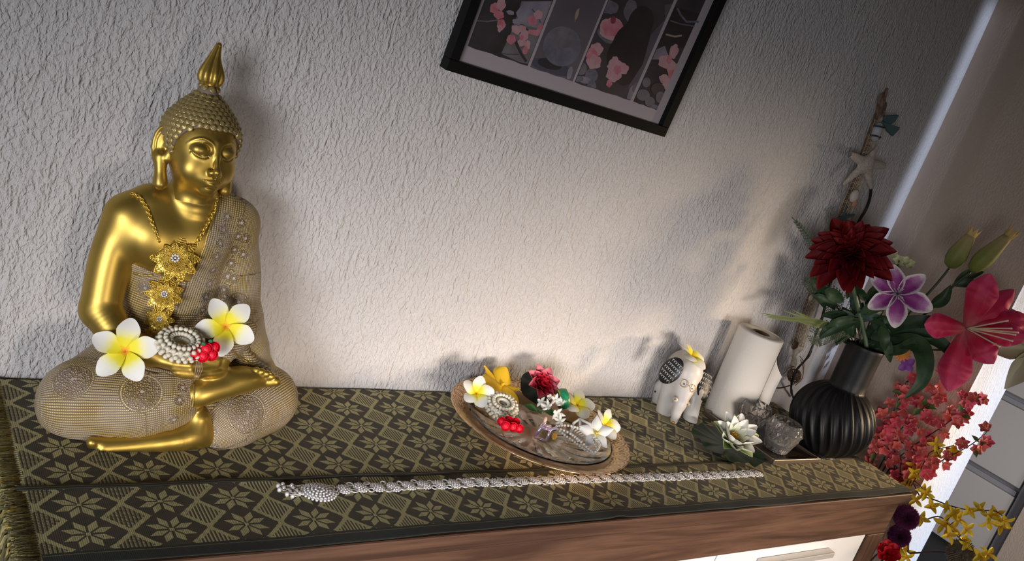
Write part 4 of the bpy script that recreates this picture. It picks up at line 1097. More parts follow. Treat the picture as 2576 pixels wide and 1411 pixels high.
for j, (ex, ey) in enumerate(((700, 1222), (703, 1232), (722, 1243), (736, 1248))):
    a = atZ(762 + j * 2, 1222 + j * 5, .006); b = atZ(ex, ey, .0055)
    for i in range(5): p = a + (b - a) * i / 5; obj('jump_ring', ring_me, belt, mw=Matrix.Translation(on(p)) @ Matrix.Rotation(PI, 4, 'Z') @ Matrix.Rotation(.6 * (i % 2), 4, 'X') @ Matrix.Scale(.8, 4))
    for i in (2.3, 4, 5): p = a + (b - a) * i / 5; p[1] += .003 * (i == 4); obj('bell', bell_me, belt, loc=on(p))
# ---------------------------------------------------------------- white elephant figurine
M_cer = MT('white_ceramic', (0.60, 0.57, 0.54), 0.38, spec=.35); M_blk = MT('black_glaze', (0.012, 0.012, 0.013), 0.35); M_wht = MT('white_line', (0.62, 0.60, 0.58), 0.5); M_gilt = MT('gilt_paint', (0.50, 0.30, 0.08), 0.35, .7)
el = empty('elephant_figurine', (1.575, -.06, .0035), 'white ceramic elephant with black patterned ears and tiny gold spectacles', 'figurine')
Q = Field((1.48, -.16, 0.0), (1.68, .0, .15), .0017)
Q.ell(A(1722, 925, -.050), (.037, .042, .040), 0)
Q.ell(A(1728, 940, -.080), (.034, .030, .038), .02)
Q.ell(A(1716, 985, -.092), (.026, .018, .022), .02)
Q.limb([A(1722, 970, -.095), A(1713, 1008, -.110), A(1702, 1036, -.113), A(1696, 1057, -.111)], [.0210, .0160, .0115, .0085], .014)
Q.ell(A(1699, 1004, -.115), (.0060, .0060, .0050), .005); Q.ell(A(1730, 1016, -.115), (.0060, .0060, .0050), .005)
Q.limb([A(1690, 975, -.068), A(1676, 1010, -.068), A(1667, 1045, -.070)], [.022, .0185, .0175], .014)
Q.limb([A(1750, 985, -.085), A(1742, 1020, -.095), A(1735, 1060, -.101)], [.021, .0175, .0165], .014)
Q.limb([A(1668, 975, -.025), A(1655, 1012, -.022)], [.020, .0155], .014)
Q.limb([A(1745, 965, -.030), A(1740, 1010, -.035)], [.020, .016], .014)
Zq = Q.lo[2] + Q.res * np.arange(Q.n[2]); Q.f = np.maximum(Q.f, (.0040 - Zq)[None, None, :].astype(np.float32))
Ve, Fe = Q.mesh(); obj('body', mesh('body', local(el, Ve), Fe, M_cer), el); TE = bvh(Ve, Fe)
def ehit(u, v, off=0.0):
    h = hit(u, v, (TE,)); d = np.array(Vector(ray(u, v)).normalized())
    return (h[0] - d * off, h[1]) if h else (A(u, v, -.09), np.array(to_cam(A(u, v, -.09))))
def ear(u, v, y, wx, wz, n, roll):
    c = A(u, v, y); e = bpy.data.objects.new('ear', None); COL.objects.link(e)
    mb = MB().ball((0, 0, 0), 1, 28, 14, (wx, wz, .0050)); me = mb.mesh('ear', M_blk); bpy.data.objects.remove(e)
    M = Matrix.Translation(Vector(c) - el.location) @ face_rot(n, roll).to_matrix().to_4x4()
    e = obj('ear', me, el, mw=M, label='black glazed ear with white looped lines')
    lp = MB()
    for r in range(5):
        y0 = wz * (.62 - .31 * r); half = wx * math.sqrt(max(.05, 1 - (y0 / wz) ** 2)) * .82; P = []
        n_ = int(half * 2 / .0052 * 9)
        for i in range(n_):
            t = i / 9 * 2 * PI; x = -half + i / max(1, n_ - 1) * half * 2 + .0016 * math.sin(t); yy = y0 + .0024 * math.cos(t)
            zz = .0050 * math.sqrt(max(0.02, 1 - (x / wx) ** 2 - (yy / wz) ** 2)) + .0004; P.append((x, yy, zz))
        if len(P) > 3: lp.tube(P, .00045, 4)
    obj('looped_line', lp.mesh('looped_line', M_wht), e); return e
ear(1688, 932, -.098, .0225, .0330, to_cam(A(1688, 932, -.09), .05, -.35), -.30)
ear(1772, 968, -.092, .0250, .0365, to_cam(A(1775, 967, -.09), .0, .95), -.30)
sp = MB()
for (u, v) in ((1722, 965), (1742, 977)):
    c, n = ehit(u, v, .0012); Mx_ = face_rot(n).to_matrix(); l = local(el, c)
    MB().tube([tuple(Vector(l) + Mx_ @ Vector((.0082 * math.cos(t), .0082 * math.sin(t), .001))) for t in np.linspace(0, 2 * PI, 22, endpoint=False)], .0007, 5, close=True).obj('spectacle_rim', M_gilt, el)
    MB().ball(local(el, ehit(u - 1, v + 1, .0005)[0]), .0018, 7, 5).obj('pupil', M_blk, el)
a_, b_ = ehit(1730, 969, .002)[0], ehit(1734, 972, .002)[0]
MB().tube(local(el, [a_, (a_ + b_) / 2 + np.array((0, -.001, .001)), b_]), .0008, 5).obj('spectacle_bridge', M_gilt, el)
for u, v in ((1699, 1005), (1729, 1017)): MB().ball(local(el, ehit(u, v, .0002)[0]), .0034, 8, 5, (1, .8, .6)).obj('tusk_tip', M_gilt, el)
MB().ball(local(el, ehit(1694, 1062, .0002)[0]), .0048, 10, 6, (1, .6, .8)).obj('trunk_tip', M_gilt, el)
c, n = ehit(1642, 985, .0)
MB().ball(local(el, A(1648, 985, -.028)), .0024, 7, 5).obj('painted_dot', M_blk, el)
c, n = ehit(1738, 900, .004)
frangipani(c + np.array((0, 0, .004)), Vector((.15, -.35, .93)), .8, 'white and yellow frangipani lying on the back of the elephant figurine', fran_lo, .25, 1.25)

# ---------------------------------------------------------------- kitchen paper roll
M_pap = MT('soft_paper', (0.72, 0.68, 0.62), .95, spec=.1)
cx_, cy_, cz_ = M_pap.xyz(M_pap.coord()); em = M_pap.voronoi(M_pap.coord(), 190, 'SMOOTH_F1')
M_pap.bump(E(em.outputs['Distance']) + M_pap.noise(M_pap.coord(), 600, 2) * .3, .35, .0012)
M_core = MT('cardboard_core', (0.22, 0.13, 0.07), .9)
_t = atZ(1916, 836, .2250); RC = (float(_t[0]), float(_t[1]), .0040); roll = empty('paper_towel_roll', RC, 'upright white kitchen paper roll against the wall behind the glass holders', 'paper roll')
MB().lathe([(.0195, .0), (.0525, .0), (.0540, .002), (.0542, .10), (.0540, .218), (.0525, .2205), (.040, .2212), (.0195, .2200), (.0195, .0)], 56, rfun=lambda r, z, a, i: r + (.0005 * math.sin(5 * a + z * 20) if r > .05 else 0)).obj('paper', M_pap, roll)
MB().lathe([(.0175, .001), (.0193, .001), (.0193, .2205), (.0175, .2205), (.0175, .001)], 32).obj('cardboard_core', M_core, roll)
def flap(u, v):
    s_ = u * .050; x = .0548 * math.cos(-.95) + s_ * .985; y = .0548 * math.sin(-.95) - s_ * .02 + .006 * math.sin(u * 3)
    return (x + .002 * math.sin(v * 7) * u, y, .002 + v * (.175 - .045 * u))
MB().grid(flap, 12, 12).obj('loose_sheet', M_pap, roll)

# ---------------------------------------------------------------- small dark tray, crystal holders, white lotus
M_wen = MT('dark_stained_wood', (0.030, 0.020, 0.016), .35); M_brz = MT('bronze_rim', (0.26, 0.20, 0.16), .32, .75)
dt = empty('small_dark_tray', (1.754, -.180, .0035), 'small dark rectangular tray with bronze edges under the crystal holders', 'tray')
def dbx(name, a, b, m): return MB().box(local(dt, a), local(dt, b), .0012).obj(name, m, dt, False)
x0, x1, y0, y1 = 1.664, 1.842, -.287, -.072
dbx('tray_base', (x0 + .006, y0 + .006, .0040), (x1 - .006, y1 - .006, .0085), M_wen)
dbx('rim', (x0, y0, .0040), (x1, y0 + .006, .0150), M_brz); dbx('rim', (x0, y1 - .006, .0040), (x1, y1, .0150), M_brz)
dbx('rim', (x0, y0 + .0061, .0040), (x0 + .006, y1 - .0061, .0150), M_brz); dbx('rim', (x1 - .006, y0 + .0061, .0040), (x1, y1 - .0061, .0150), M_brz)
M_cut = MT('cut_crystal', (0.90, 0.88, 0.86), .03, 0.0, Transmission_Weight=.95, IOR=1.52)
def holder(c, s, rot, label):
    t = empty('crystal_candle_holder', c, label, 'candle holder', 'cut crystal candle holders', (0, 0, rot))
    def tri(x): x = x % 1.0; return abs(x - .5) * 2
    prof = [(.020, .0), (.0245, .0008)] + [(.0250 + .0150 * k / 16, .002 + .046 * k / 16) for k in range(1, 17)] + [(.0405, .0500), (.0398, .0520)] + [(.0398 - .0085 * k / 8, .0520 + .0165 * k / 8) for k in range(1, 9)] + [(.0300, .0695), (.0285, .0690), (.0290, .0660), (.0350, .0520), (.0345, .0480), (.0280, .0220), (.0200, .0120), (.0020, .0100)]
    def rf(r, z, a, i):
        if 2 <= i <= 8: return r * (1 + .050 * (tri(a * 16 / (2 * PI)) - .5))
        if 8 < i <= 17: return r * (1 + .085 * (min(tri(a * 14 / (2 * PI) + z * 42), tri(a * 14 / (2 * PI) - z * 42)) - .3))
        if 19 < i <= 27: return r * (1 + .060 * (min(tri(a * 12 / (2 * PI) + z * 55), tri(a * 12 / (2 * PI) - z * 55)) - .3))
        return r
    mb = MB().lathe(prof, 112, rfun=rf); me = mb.mesh('cut_glass', M_cut, False); obj('cut_glass', me, t, scale=(s, s, s))
    MB().lathe([(.017, .012), (.0185, .0125), (.0185, .022), (.017, .0225), (.001, .0222)], 24).obj('tea_light', MT('dull_tin', (.45, .44, .42), .4, .8) if 'dull_tin' not in bpy.data.materials else bpy.data.materials['dull_tin'], t, scale=(s, s, s))
    return t
h2 = atZ(1964, 1100, .040); h1 = atZ(1893, 1052, .040)
holder((h2[0], h2[1], .0088), 1.05, .3, 'clear cut crystal holder in front on the dark tray, beside the black vase')
holder((h1[0], h1[1], .0088), 1.0, 1.1, 'clear cut crystal holder standing behind, next to the paper roll')
M_wl = petal_mat('white_lotus_petal', [(0, (.50, .58, .22)), (.35, (.66, .70, .48)), (.7, WHITE), (1, (.80, .78, .74))]); M_gl = petal_mat('green_lotus_petal', [(0, (.16, .27, .05)), (.6, (.34, .45, .15)), (1, (.60, .64, .38))])
lp_ = atZ(1838, 1112, .030); wl = empty('white_lotus', tuple(lp_), 'white lotus blossom with yellow centre on a dark green leaf beside the small tray', 'flower', rot=face_rot(Vector((-.26, -.42, .87)), .2))
wa = petal_mesh('petal', M_wl, .062, .034, 9, 6, base=.4, wmax=.55, cup=.20, curl=.22, point=.15); wg = petal_mesh('petal', M_gl, .062, .035, 9, 6, base=.4, wmax=.55, cup=.22, curl=.20, point=.2)
ring_of(wl, 'petal', wg, 5, .30, .1, z=-.003); ring_of(wl, 'petal', wa, 8, .50, .4, z=-.001, r0=.004); ring_of(wl, 'petal', wa, 7, .80, .0, z=.001, sc=.88, r0=.006)
sm_ = MB()
for k in range(40):
    a = rr.random() * 6.28; r = rr.random() * .012; sm_.tube([(r * .5 * math.cos(a), r * .5 * math.sin(a), .004), (r * math.cos(a), r * math.sin(a), .022 + rr.random() * .005)], .0013, 4)
sm_.obj('stamens', M_sta, wl)
M_lp = MT('lotus_leaf', (0.012, 0.030, 0.014), .45, spec=.4)
def padf(u, v):
    a = 2 * PI * v; r = .082 * u; return (lp_[0] * 0 + r * math.cos(a), r * math.sin(a), (.0035 * math.sin(9 * a) + .002 * math.sin(17 * a + 1)) * u * u + .004 * u)
pd_ = MB().grid(padf, 8, 90)
po = obj('leaf', mesh('leaf', [(x + lp_[0] + .012, y + lp_[1] + .012, z + .0135) for x, y, z in pd_.V], pd_.F, M_lp)); po.parent = wl
po.matrix_local = (Matrix.Translation(wl.location) @ wl.rotation_euler.to_matrix().to_4x4()).inverted()
veins = MB()
for k in range(12):
    a = 2 * PI * k / 12; veins.tube([(lp_[0] + .012 + r * math.cos(a), lp_[1] + .012 + r * math.sin(a), .0145 + .004 * r / .08 + (.0035 * math.sin(9 * a) + .002 * math.sin(17 * a + 1)) * (r / .082) ** 2) for r in (.02, .05, .078)], .0007, 4)
vo = obj('veins', veins.mesh('veins', M_lp)); vo.parent = wl; vo.matrix_local = po.matrix_local

# ---------------------------------------------------------------- black fluted vase
M_vas = MT('matt_black_ceramic', (0.007, 0.007, 0.008), .46, spec=.28)
VC = np.array((1.906, -.236, .0040)); vase = empty('black_vase', tuple(VC), 'black vase with swirling fluted bulb and plain cylindrical neck', 'vase')
vp = [(.030, .0), (.046, .0015)]
for k in range(1, 68):
    t = k / 68; a = -1.22 + t * (1.22 + 1.13); vp.append((.0935 * math.cos(a) if math.cos(a) * .0935 > .0405 else .0405, .0865 + .0905 * math.sin(a)))
vp += [(.0408, .172), (.0410, .190), (.0412, .230), (.0416, .268), (.0425, .2755), (.0412, .2785), (.0395, .2760), (.0385, .240), (.0380, .180), (.002, .175)]
def vf(r, z, a, i):
    if 2 <= i <= 68:
        w = math.sin(PI * (i - 1.2) / 68.5) ** .6; x = (a * 24 / (2 * PI) + z * 15.0) % 1.0
        return r * (1 + .050 * w * ((.5 - .5 * math.cos(2 * PI * x)) ** 2.2 * 1.5 - .6))
    return r
MB().lathe(vp, 384, rfun=vf).obj('ceramic', M_vas, vase)
MB().lathe([(.001, .22), (.0379, .22), (.0379, .221), (.001, .221)], 24).obj('dark_inside', M_blk, vase)
VM = VC + np.array((0, 0, .272))       # middle of the mouth
def root_at(p): return tuple(float(c) for c in p)
def spline(P, n=8):
    P = [np.array(p, float) for p in P]; Q = [2 * P[0] - P[1]] + P + [2 * P[-1] - P[-2]]; S = []
    for i in range(1, len(Q) - 2):
        for j in range(n):
            t = j / n; S.append(0.5 * ((2 * Q[i]) + (Q[i+1] - Q[i-1]) * t + (2*Q[i-1] - 5*Q[i] + 4*Q[i+1] - Q[i+2]) * t*t + (3*Q[i] - Q[i-1] - 3*Q[i+1] + Q[i+2]) * t**3))
    S.append(P[-1]); return S
def ribbon(P, wmax, tcurve=0.45, nv=4, fold=.25, roll=0.0, pos=0.0, ends=(.12, .0)):
    S = spline(P, 6); n = len(S); mb = MB(); V = []; 
    for i, p in enumerate(S):
        t = i / (n - 1); d = S[min(i + 1, n - 1)] - S[max(i - 1, 0)]; d = d / np.linalg.norm(d); c = np.array(to_cam(p)); side = np.cross(d, c); side /= np.linalg.norm(side) + 1e-9; nn = np.cross(side, d)
        sd = side * math.cos(roll) + nn * math.sin(roll); nr = np.cross(sd, d)
        w_ = wmax * max(ends[0] * (1 - t) + ends[1] * t, math.sin(PI * min(1, t ** (math.log(.5) / math.log(tcurve)))) ** .8)
        for j in range(nv + 1):
            s_ = (j / nv - .5); V.append(p + sd * s_ * w_ + nr * (abs(s_) * 2 * fold * w_ * .5))
    F = [[i * (nv + 1) + j, (i + 1) * (nv + 1) + j, (i + 1) * (nv + 1) + j + 1, i * (nv + 1) + j + 1] for i in range(n - 1) for j in range(nv)]
    return mb.add(V, F)
def wobj(name, mb, mat, parent, **kw):                 # mesh given in world coordinates under a rotated parent
    o = obj(name, mb.mesh(name, mat)); o.parent = parent
    M = Matrix.Translation(parent.location) @ parent.rotation_euler.to_matrix().to_4x4(); o.matrix_local = M.inverted()
    for k, v in kw.items(): o[k] = v
    return o
M_lf = MT('dark_silk_leaf', (0.022, 0.050, 0.020), .5, spec=.4); M_lf.speckle((0.018, .042, .018), (.032, .070, .024), 40)
M_lf2 = MT('bluish_silk_leaf', (0.025, 0.060, 0.045), .5); M_sg = MT('pale_green_stem', (0.085, 0.125, 0.06), .5); M_sd = MT('dark_stem', (0.030, .045, .018), .5)

BN = np.array((.65, .76, 0.0)); BN /= np.linalg.norm(BN)
def Bq(u, v, y):                       # a spot of the bouquet: the upright plane through the vase, moved towards or away from the room
    d = ray(u, v); p = CC + ((VC - CC) @ BN + (y + .25) * 1.1) / (d @ BN) * d
    return p if p[1] < -.018 else atY(u, v, -.018 + (y + .2) * .1 if y < -.2 else -.018)
# dark red dahlia
M_dah = petal_mat('dark_red_petal', [(0, (.035, .0, .001)), (.5, (.10, .001, .003)), (1, (.19, .004, .006))], .6, vein=0)
dc = Bq(2140, 638, -.300); da = empty('red_dahlia', root_at(dc), 'big dark red dahlia with layered petals at the top of the bouquet', 'flower', rot=face_rot(to_cam(dc, .62, -.05), 0))
dp = petal_mesh('petal', M_dah, .068, .032, 9, 6, base=.35, wmax=.6, cup=.22, curl=.10, point=.22, wave=.02)
rd = random.Random(11)
for n, t, s, z in ((17, -.05, 1.32, -.012), (16, .20, 1.18, -.008), (14, .45, .98, -.004), (12, .72, .78, .0), (9, 1.0, .58, .003), (6, 1.25, .40, .006)):
    ring_of(da, 'petal', dp, n, t, rd.random(), .006, z, s, .20, rd)
MB().ball((0, 0, .004), .012, 12, 8).obj('flower_heart', M_dah, da)
wobj('stem', MB().tube(spline([dc - np.array((0, -.012, .012)), Bq(2155, 760, -.262), VM + np.array((-.012, -.010, 0)), VM + np.array((-.010, 0, -.045))]), .0052, 8), M_sg, da)
# purple and white clematis
M_cle = petal_mat('purple_clematis_petal', [(0, (.30, .20, .26)), (.15, (.20, .025, .16)), (.55, (.24, .03, .20)), (.80, (.42, .20, .38)), (.93, (.66, .60, .60)), (1, (.70, .66, .62))], .5, edge=(.62, .92, (.68, .62, .62)))
cc = Bq(2258, 738, -.300); ce = empty('purple_clematis', root_at(cc), 'purple and white clematis flower to the right of the red dahlia', 'flower', rot=face_rot(to_cam(cc, .05, .1), 0))
cp = petal_mesh('petal', M_cle, .072, .042, 12, 8, base=.22, wmax=.62, cup=.14, curl=-.10, wave=.012)
for a, s, t in ((1.02, .95, .35), (2.15, .92, .40), (3.0, .90, .2), (-2.25, .95, .1), (-1.25, 1.05, .05), (-.08, 1.08, .12)):
    obj('petal', cp, ce, mw=Matrix.Rotation(a, 4, 'Z') @ Matrix.Rotation(-t, 4, 'Y') @ Matrix.Scale(s, 4))
st = MB()
for k in range(14):
    a = rr.random() * 6.28; st.tube([(0, 0, .0), (.006 * math.cos(a), .006 * math.sin(a), .012), (.014 * math.cos(a), .014 * math.sin(a), .016 + rr.random() * .008)], .0007, 4)
st.obj('stamens', MT('silvery_stamens', (.40, .42, .40), .5), ce)
wobj('stem', MB().tube(spline([cc + np.array((0, .01, -.005)), Bq(2225, 830, -.25), VM + np.array((.010, 0, 0)), VM + np.array((.008, 0, -.045))]), .0022, 6), M_sd, ce)
# cream cluster behind
M_crm = petal_mat('cream_petal', [(0, (.50, .52, .25)), (1, (.66, .64, .46))]); cb = Bq(2262, 655, -.24)
cr = empty('cream_blossom_cluster', root_at(cb), 'cluster of small cream blossoms between dahlia and clematis', 'flower sprig')
cme = petal_mesh('petal', M_crm, .016, .014, 5, 4, base=.4, wmax=.6, cup=.2, curl=.2, wave=.06)
for (u, v) in ((2246, 640), (2262, 652), (2278, 660), (2292, 668), (2256, 668)):
    q = Bq(u, v, -.24 + rr.random() * .01); f_ = bpy.data.objects.new('blossom', None); COL.objects.link(f_); f_.parent = cr
    f_.matrix_local = Matrix.Translation(Vector(q) - cr.location) @ face_rot(to_cam(q, rr.random() - .4, rr.random() - .4), rr.random()).to_matrix().to_4x4(); ring_of(f_, 'petal', cme, 5, .6)
wobj('stem', MB().tube(spline([cb, Bq(2235, 760, -.23), VM + np.array((.004, .012, 0)), VM + np.array((.004, .010, -.045))]), .0018, 6), M_sd, cr)
# lily with buds
M_lil = petal_mat('pink_lily_petal', [(0, (.40, .10, .10)), (.2, (.48, .01, .05)), (.6, (.60, .03, .10)), (1, (.68, .07, .17))], .5, vein=0, edge=(.75, 1.05, (.60, .07, .17)))
lc = Bq(2432, 826, -.330); li = empty('pink_lily', root_at(lc), 'large deep pink lily with cream stamens at the right of the bouquet', 'flower', rot=face_rot(to_cam(lc, -.15, .55), 0))
def lpet(tip, w, bow=0.03, roll=.0):
    a = lc; b = np.array(tip); m = (a + b) / 2 + np.array(to_cam(a)) * bow; m2 = a * .25 + b * .75 + np.array(to_cam(a)) * bow * .8
    mb = MB(); S = spline([a, m, m2, b], 7); n = len(S); nv = 8; V = []; rad = []; ed = []
    for i, p in enumerate(S):
        t = i / (n - 1); d = S[min(i + 1, n - 1)] - S[max(i - 1, 0)]; d = d / np.linalg.norm(d); c = np.array(to_cam(p)); side = np.cross(d, c); side /= np.linalg.norm(side); nn = np.cross(side, d)
        sd = side * math.cos(roll) + nn * math.sin(roll); nr = np.cross(sd, d); w_ = w * (math.sin(PI * min(1, t * .93 + .07) ** 1.15) ** .75 + .04)
        for j in range(nv + 1):
            s_ = j / nv - .5; V.append(p + sd * s_ * w_ - nr * (s_ * s_ * w_ * .9) + nr * .06 * w_ * math.sin(t * 22 + s_ * 3) * abs(s_) * 2 - nr * (.08 * w_ * math.exp(-(s_ / .07) ** 2))); rad.append(t); ed.append(abs(s_) * 2)
    F = [[i * (nv + 1) + j, (i + 1) * (nv + 1) + j, (i + 1) * (nv + 1) + j + 1, i * (nv + 1) + j + 1] for i in range(n - 1) for j in range(nv)]
    o = obj('petal', mesh('petal', V, F, M_lil, attrs={'rad': rad, 'edge': ed})); o.parent = li
    o.matrix_local = (Matrix.Translation(li.location) @ li.rotation_euler.to_matrix().to_4x4()).inverted()
for u, v, y, w, bw in ((2325, 816, -.330, .064, .006), (2492, 688, -.330, .074, .012), (2552, 728, -.300, .060, .020), (2610, 806, -.330, .066, .020), (2590, 850, -.36, .060, .012), (2500, 915, -.38, .066, .012), (2385, 985, -.350, .078, .012)):
    lpet(Bq(u, v, y), w * .84, bw)
M_anth = MT('cream_stamen', (.72, .58, .42), .5)
for u, v, y in ((2536, 806, -.40), (2546, 826, -.41), (2556, 842, -.40), (2548, 858, -.41), (2515, 872, -.41), (2562, 836, -.42)):
    wobj('stamen', MB().tube(spline([lc, (lc + Bq(u, v, y)) / 2 + np.array(to_cam(lc)) * .012, Bq(u, v, y)], 5), [.0016] * 10 + [.0022], 6), M_anth, li)
nk = spline([lc, Bq(2400, 832, -.28), Bq(2350, 840, -.25), Bq(2250, 880, -.23), VM + np.array((.018, 0, 0)), VM + np.array((.012, 0, -.045))])
wobj('stem', MB().tube(nk, .0030, 8), M_sd, li)
M_bud = petal_mat('lily_bud_green', [(0, (.12, .17, .03)), (.5, (.24, .26, .07)), (.8, (.42, .34, .15)), (1, (.60, .42, .20))])
lb = empty('lily_bud_stem', root_at(Bq(2415, 660, -.25)), 'stem with two closed green and cream lily buds reaching up right', 'flower stem')
def bud(a, b, r):
    a = np.array(a); b = np.array(b); d = b - a; L = np.linalg.norm(d); z = Vector(d / L); q = z.to_track_quat('Z', 'Y').to_matrix().to_4x4()
    prof = [(.0015, 0), (r * .62, L * .06), (r * .95, L * .22), (r, L * .38), (r * .82, L * .60), (r * .62, L * .80), (r * .50, L * .90)]
    mb = MB().lathe(prof, 30, rfun=lambda rr_, zz, aa, i: rr_ * (1 + .09 * abs(math.sin(3 * aa)) - .04)); n0 = len(mb.V)
    rad = [i / 6 for i in range(7) for k in range(30)]
    o = obj('bud', mesh('bud', mb.V, mb.F, M_bud, attrs={'rad': rad}), lb, mw=Matrix.Translation(Vector(a) - lb.location) @ q)
    tp = petal_mesh('bud_tip', M_btip, L * .30, r * .75, 6, 4, base=.8, wmax=.3, cup=.2, curl=.18, point=.8)
    for k in range(6):
        an = 2 * PI * k / 6; obj('bud_tip', tp, o, mw=Matrix.Translation(Vector((r * .45 * math.cos(an), r * .45 * math.sin(an), L * .84))) @ Matrix.Rotation(an, 4, 'Z') @ Matrix.Rotation(-1.25, 4, 'Y'))
M_btip = petal_mat('bud_tip_cream', [(0, (.50, .38, .14)), (.5, (.62, .44, .14)), (1, (.66, .42, .26))])
bud(Bq(2386, 674, -.25), Bq(2448, 584, -.25), .0215); bud(Bq(2440, 682, -.27), Bq(2545, 586, -.27), .0200)
for P in ([Bq(2388, 676, -.25), Bq(2350, 722, -.245), Bq(2300, 775, -.24), Bq(2230, 850, -.23), VM + np.array((.016, .004, 0)), VM + np.array((.012, .004, -.045))], [Bq(2441, 684, -.27), Bq(2400, 718, -.26), Bq(2340, 780, -.245), Bq(2240, 850, -.235), VM + np.array((.02, .002, 0))]):
    MB().tube([tuple(Vector(p) - lb.location) for p in spline(P)], .0030, 7).obj('stem', M_sd, lb)
for P, w, f in (([Bq(2395, 716, -.26), Bq(2440, 712, -.27), Bq(2478, 735, -.29)], .022, .3), ([Bq(2400, 712, -.26), Bq(2440, 690, -.26), Bq(2476, 684, -.27)], .024, .3), ([Bq(2340, 770, -.25), Bq(2372, 752, -.26), Bq(2388, 722, -.26)], .028, .5), ([Bq(2350, 768, -.25), Bq(2380, 740, -.255), Bq(2392, 716, -.26)], .020, .3)):
    wobj('leaf', ribbon(P, w, fold=f), M_lf, lb)
# long strap leaves and filler foliage, each spray a stem of its own
lsp = empty('lily_leaf_spray', root_at(VM + np.array((.0, -.01, .01))), 'spray of long dark green strap leaves arching over the vase rim', 'leaves')
for P, w, rl in (([VM, Bq(2230, 862, -.25), Bq(2300, 862, -.30), Bq(2325, 900, -.34), Bq(2318, 960, -.36), Bq(2272, 1005, -.36)], .040, .1),
              ([VM, Bq(2240, 850, -.25), Bq(2320, 842, -.28), Bq(2385, 880, -.31), Bq(2402, 930, -.33)], .032, .3),
              ([VM, Bq(2250, 858, -.24), Bq(2340, 852, -.26), Bq(2400, 900, -.28), Bq(2412, 968, -.29)], .026, .2),
              ([VM, Bq(2230, 830, -.25), Bq(2300, 810, -.28), Bq(2370, 815, -.30), Bq(2420, 838, -.32)], .030, .2),
              ([VM, Bq(2200, 835, -.24), Bq(2260, 838, -.26), Bq(2330, 842, -.28)], .028, .5),
              ([VM, Bq(2210, 880, -.25), Bq(2262, 880, -.28), Bq(2300, 858, -.30), Bq(2350, 852, -.32)], .024, .1)):
    wobj('leaf', ribbon(P, w, .5, fold=.35, roll=rl), M_lf, lsp)
dl = empty('dahlia_leaf_spray', root_at(VM + np.array((-.01, -.01, .02))), 'bunch of dark serrated leaves below the red dahlia', 'leaves')
rl_ = random.Random(21)
for (u, v, du, dv, w, y) in ((2120, 760, -60, -30, .034, -.26), (2130, 790, -80, 5, .030, -.27), (2160, 740, -45, -50, .034, -.25), (2180, 750, 60, -20, .034, -.25), (2165, 790, 75, -28, .034, -.27), (2150, 800, -95, 22, .026, -.28), (2190, 800, 40, 40, .034, -.26), (2120, 820, -60, 28, .032, -.25), (2185, 835, 60, -25, .036, -.25), (2150, 850, -40, -50, .036, -.24), (2200, 780, 10, -70, .034, -.24), (2215, 820, 15, 62, .034, -.28), (2140, 730, 20, -40, .034, -.24), (2100, 780, -40, -70, .026, -.24), (2110, 800, -20, 40, .034, -.24), (2170, 820, -20, -80, .036, -.235), (2130, 840, 30, -60, .036, -.235), (2190, 850, 50, -10, .034, -.26)):
    for q in range(3):
        ju, jv = (0, 0) if q == 0 else (rl_.uniform(-26, 26), rl_.uniform(-22, 22)); kx, ky = rl_.uniform(.7, 1.1), rl_.uniform(-26, 26) * (q > 0)
        a = Bq(u + ju, v + jv, y + .01 * q); b = Bq(u + ju + du * .6 * kx, v + jv + (dv + ky) * .6 - 4, y - .012 + .01 * q); c = Bq(u + ju + du * kx, v + jv + dv + ky, y - .004 + .01 * q)
        mb = ribbon([a, b, c], w * (.85 if q == 0 else .62), .42, fold=.3, roll=rl_.uniform(-.7, .7)); wobj('leaf', mb, M_lf2 if rl_.random() < .2 else M_lf, dl)
for (u, v) in ((2100, 760), (2150, 740), (2200, 770), (2120, 810), (2170, 790)): wobj('stem', MB().tube(spline([Bq(u, v, -.25), Bq((u + 2165) / 2, 825, -.24), VM + np.array((rl_.uniform(-.02, .02), rl_.uniform(-.01, .01), -.02))]), .0018, 5), M_sd, dl)
# ferns
M_fern = MT('grey_green_fern', (0.085, .105, .055), .7)
def fern(P, wid, label, n=26, sub=True):
    S = spline(P, 8); t0 = empty('fern_sprig', root_at(S[-1]), label, 'fern', 'fern sprigs')
    wobj('stem', MB().tube(S, .0010, 5), M_fern, t0); L = len(S)
    for side_ in (-1, 1):
        for k in range(n):
            t = .12 + .86 * k / n; i = min(int(t * (L - 1)), L - 2); p = S[i]; d = S[i + 1] - S[i]; d /= np.linalg.norm(d); c = np.array(to_cam(p)); s_ = np.cross(d, c) * side_; s_ /= np.linalg.norm(s_)
            w_ = wid * (math.sin(PI * min(1, t * .9 + .1)) ** .6) * (1.05 - t * .5); q = p + (s_ * .8 + d * .55) * w_; mb = MB().tube([p, (p + q) / 2 + d * w_ * .05, q], .0006, 3)
            m = max(3, int(w_ / .0040))
            for j in range(m):
                pj_ = p + (q - p) * (j + .6) / m
                for s2 in (-1, 1):
                    e = pj_ + ((q - p) / w_ * .5 + d * s2 * .8) * .0052 * (1 - .4 * j / m); o_ = c * .0004; h_ = (q - p) / w_ * .0011
                    mb.add([pj_ - h_, (pj_ + e) / 2 - h_ * 1.6 + o_, e, (pj_ + e) / 2 + h_ * 1.6 + o_], [[0, 1, 2, 3]])
            wobj('frond', mb, M_fern, t0)
    return t0
fern([Bq(2120, 700, -.23), Bq(2070, 655, -.23), Bq(2038, 600, -.225), Bq(1992, 546, -.22)], .022, 'thin pale fern sprig pointing up left behind the dahlia', 22)
fern([Bq(2150, 820, -.22), Bq(2110, 770, -.215), Bq(2060, 725, -.21), Bq(2015, 702, -.205)], .040, 'broad grey green fern sprig below left of the dahlia', 20)
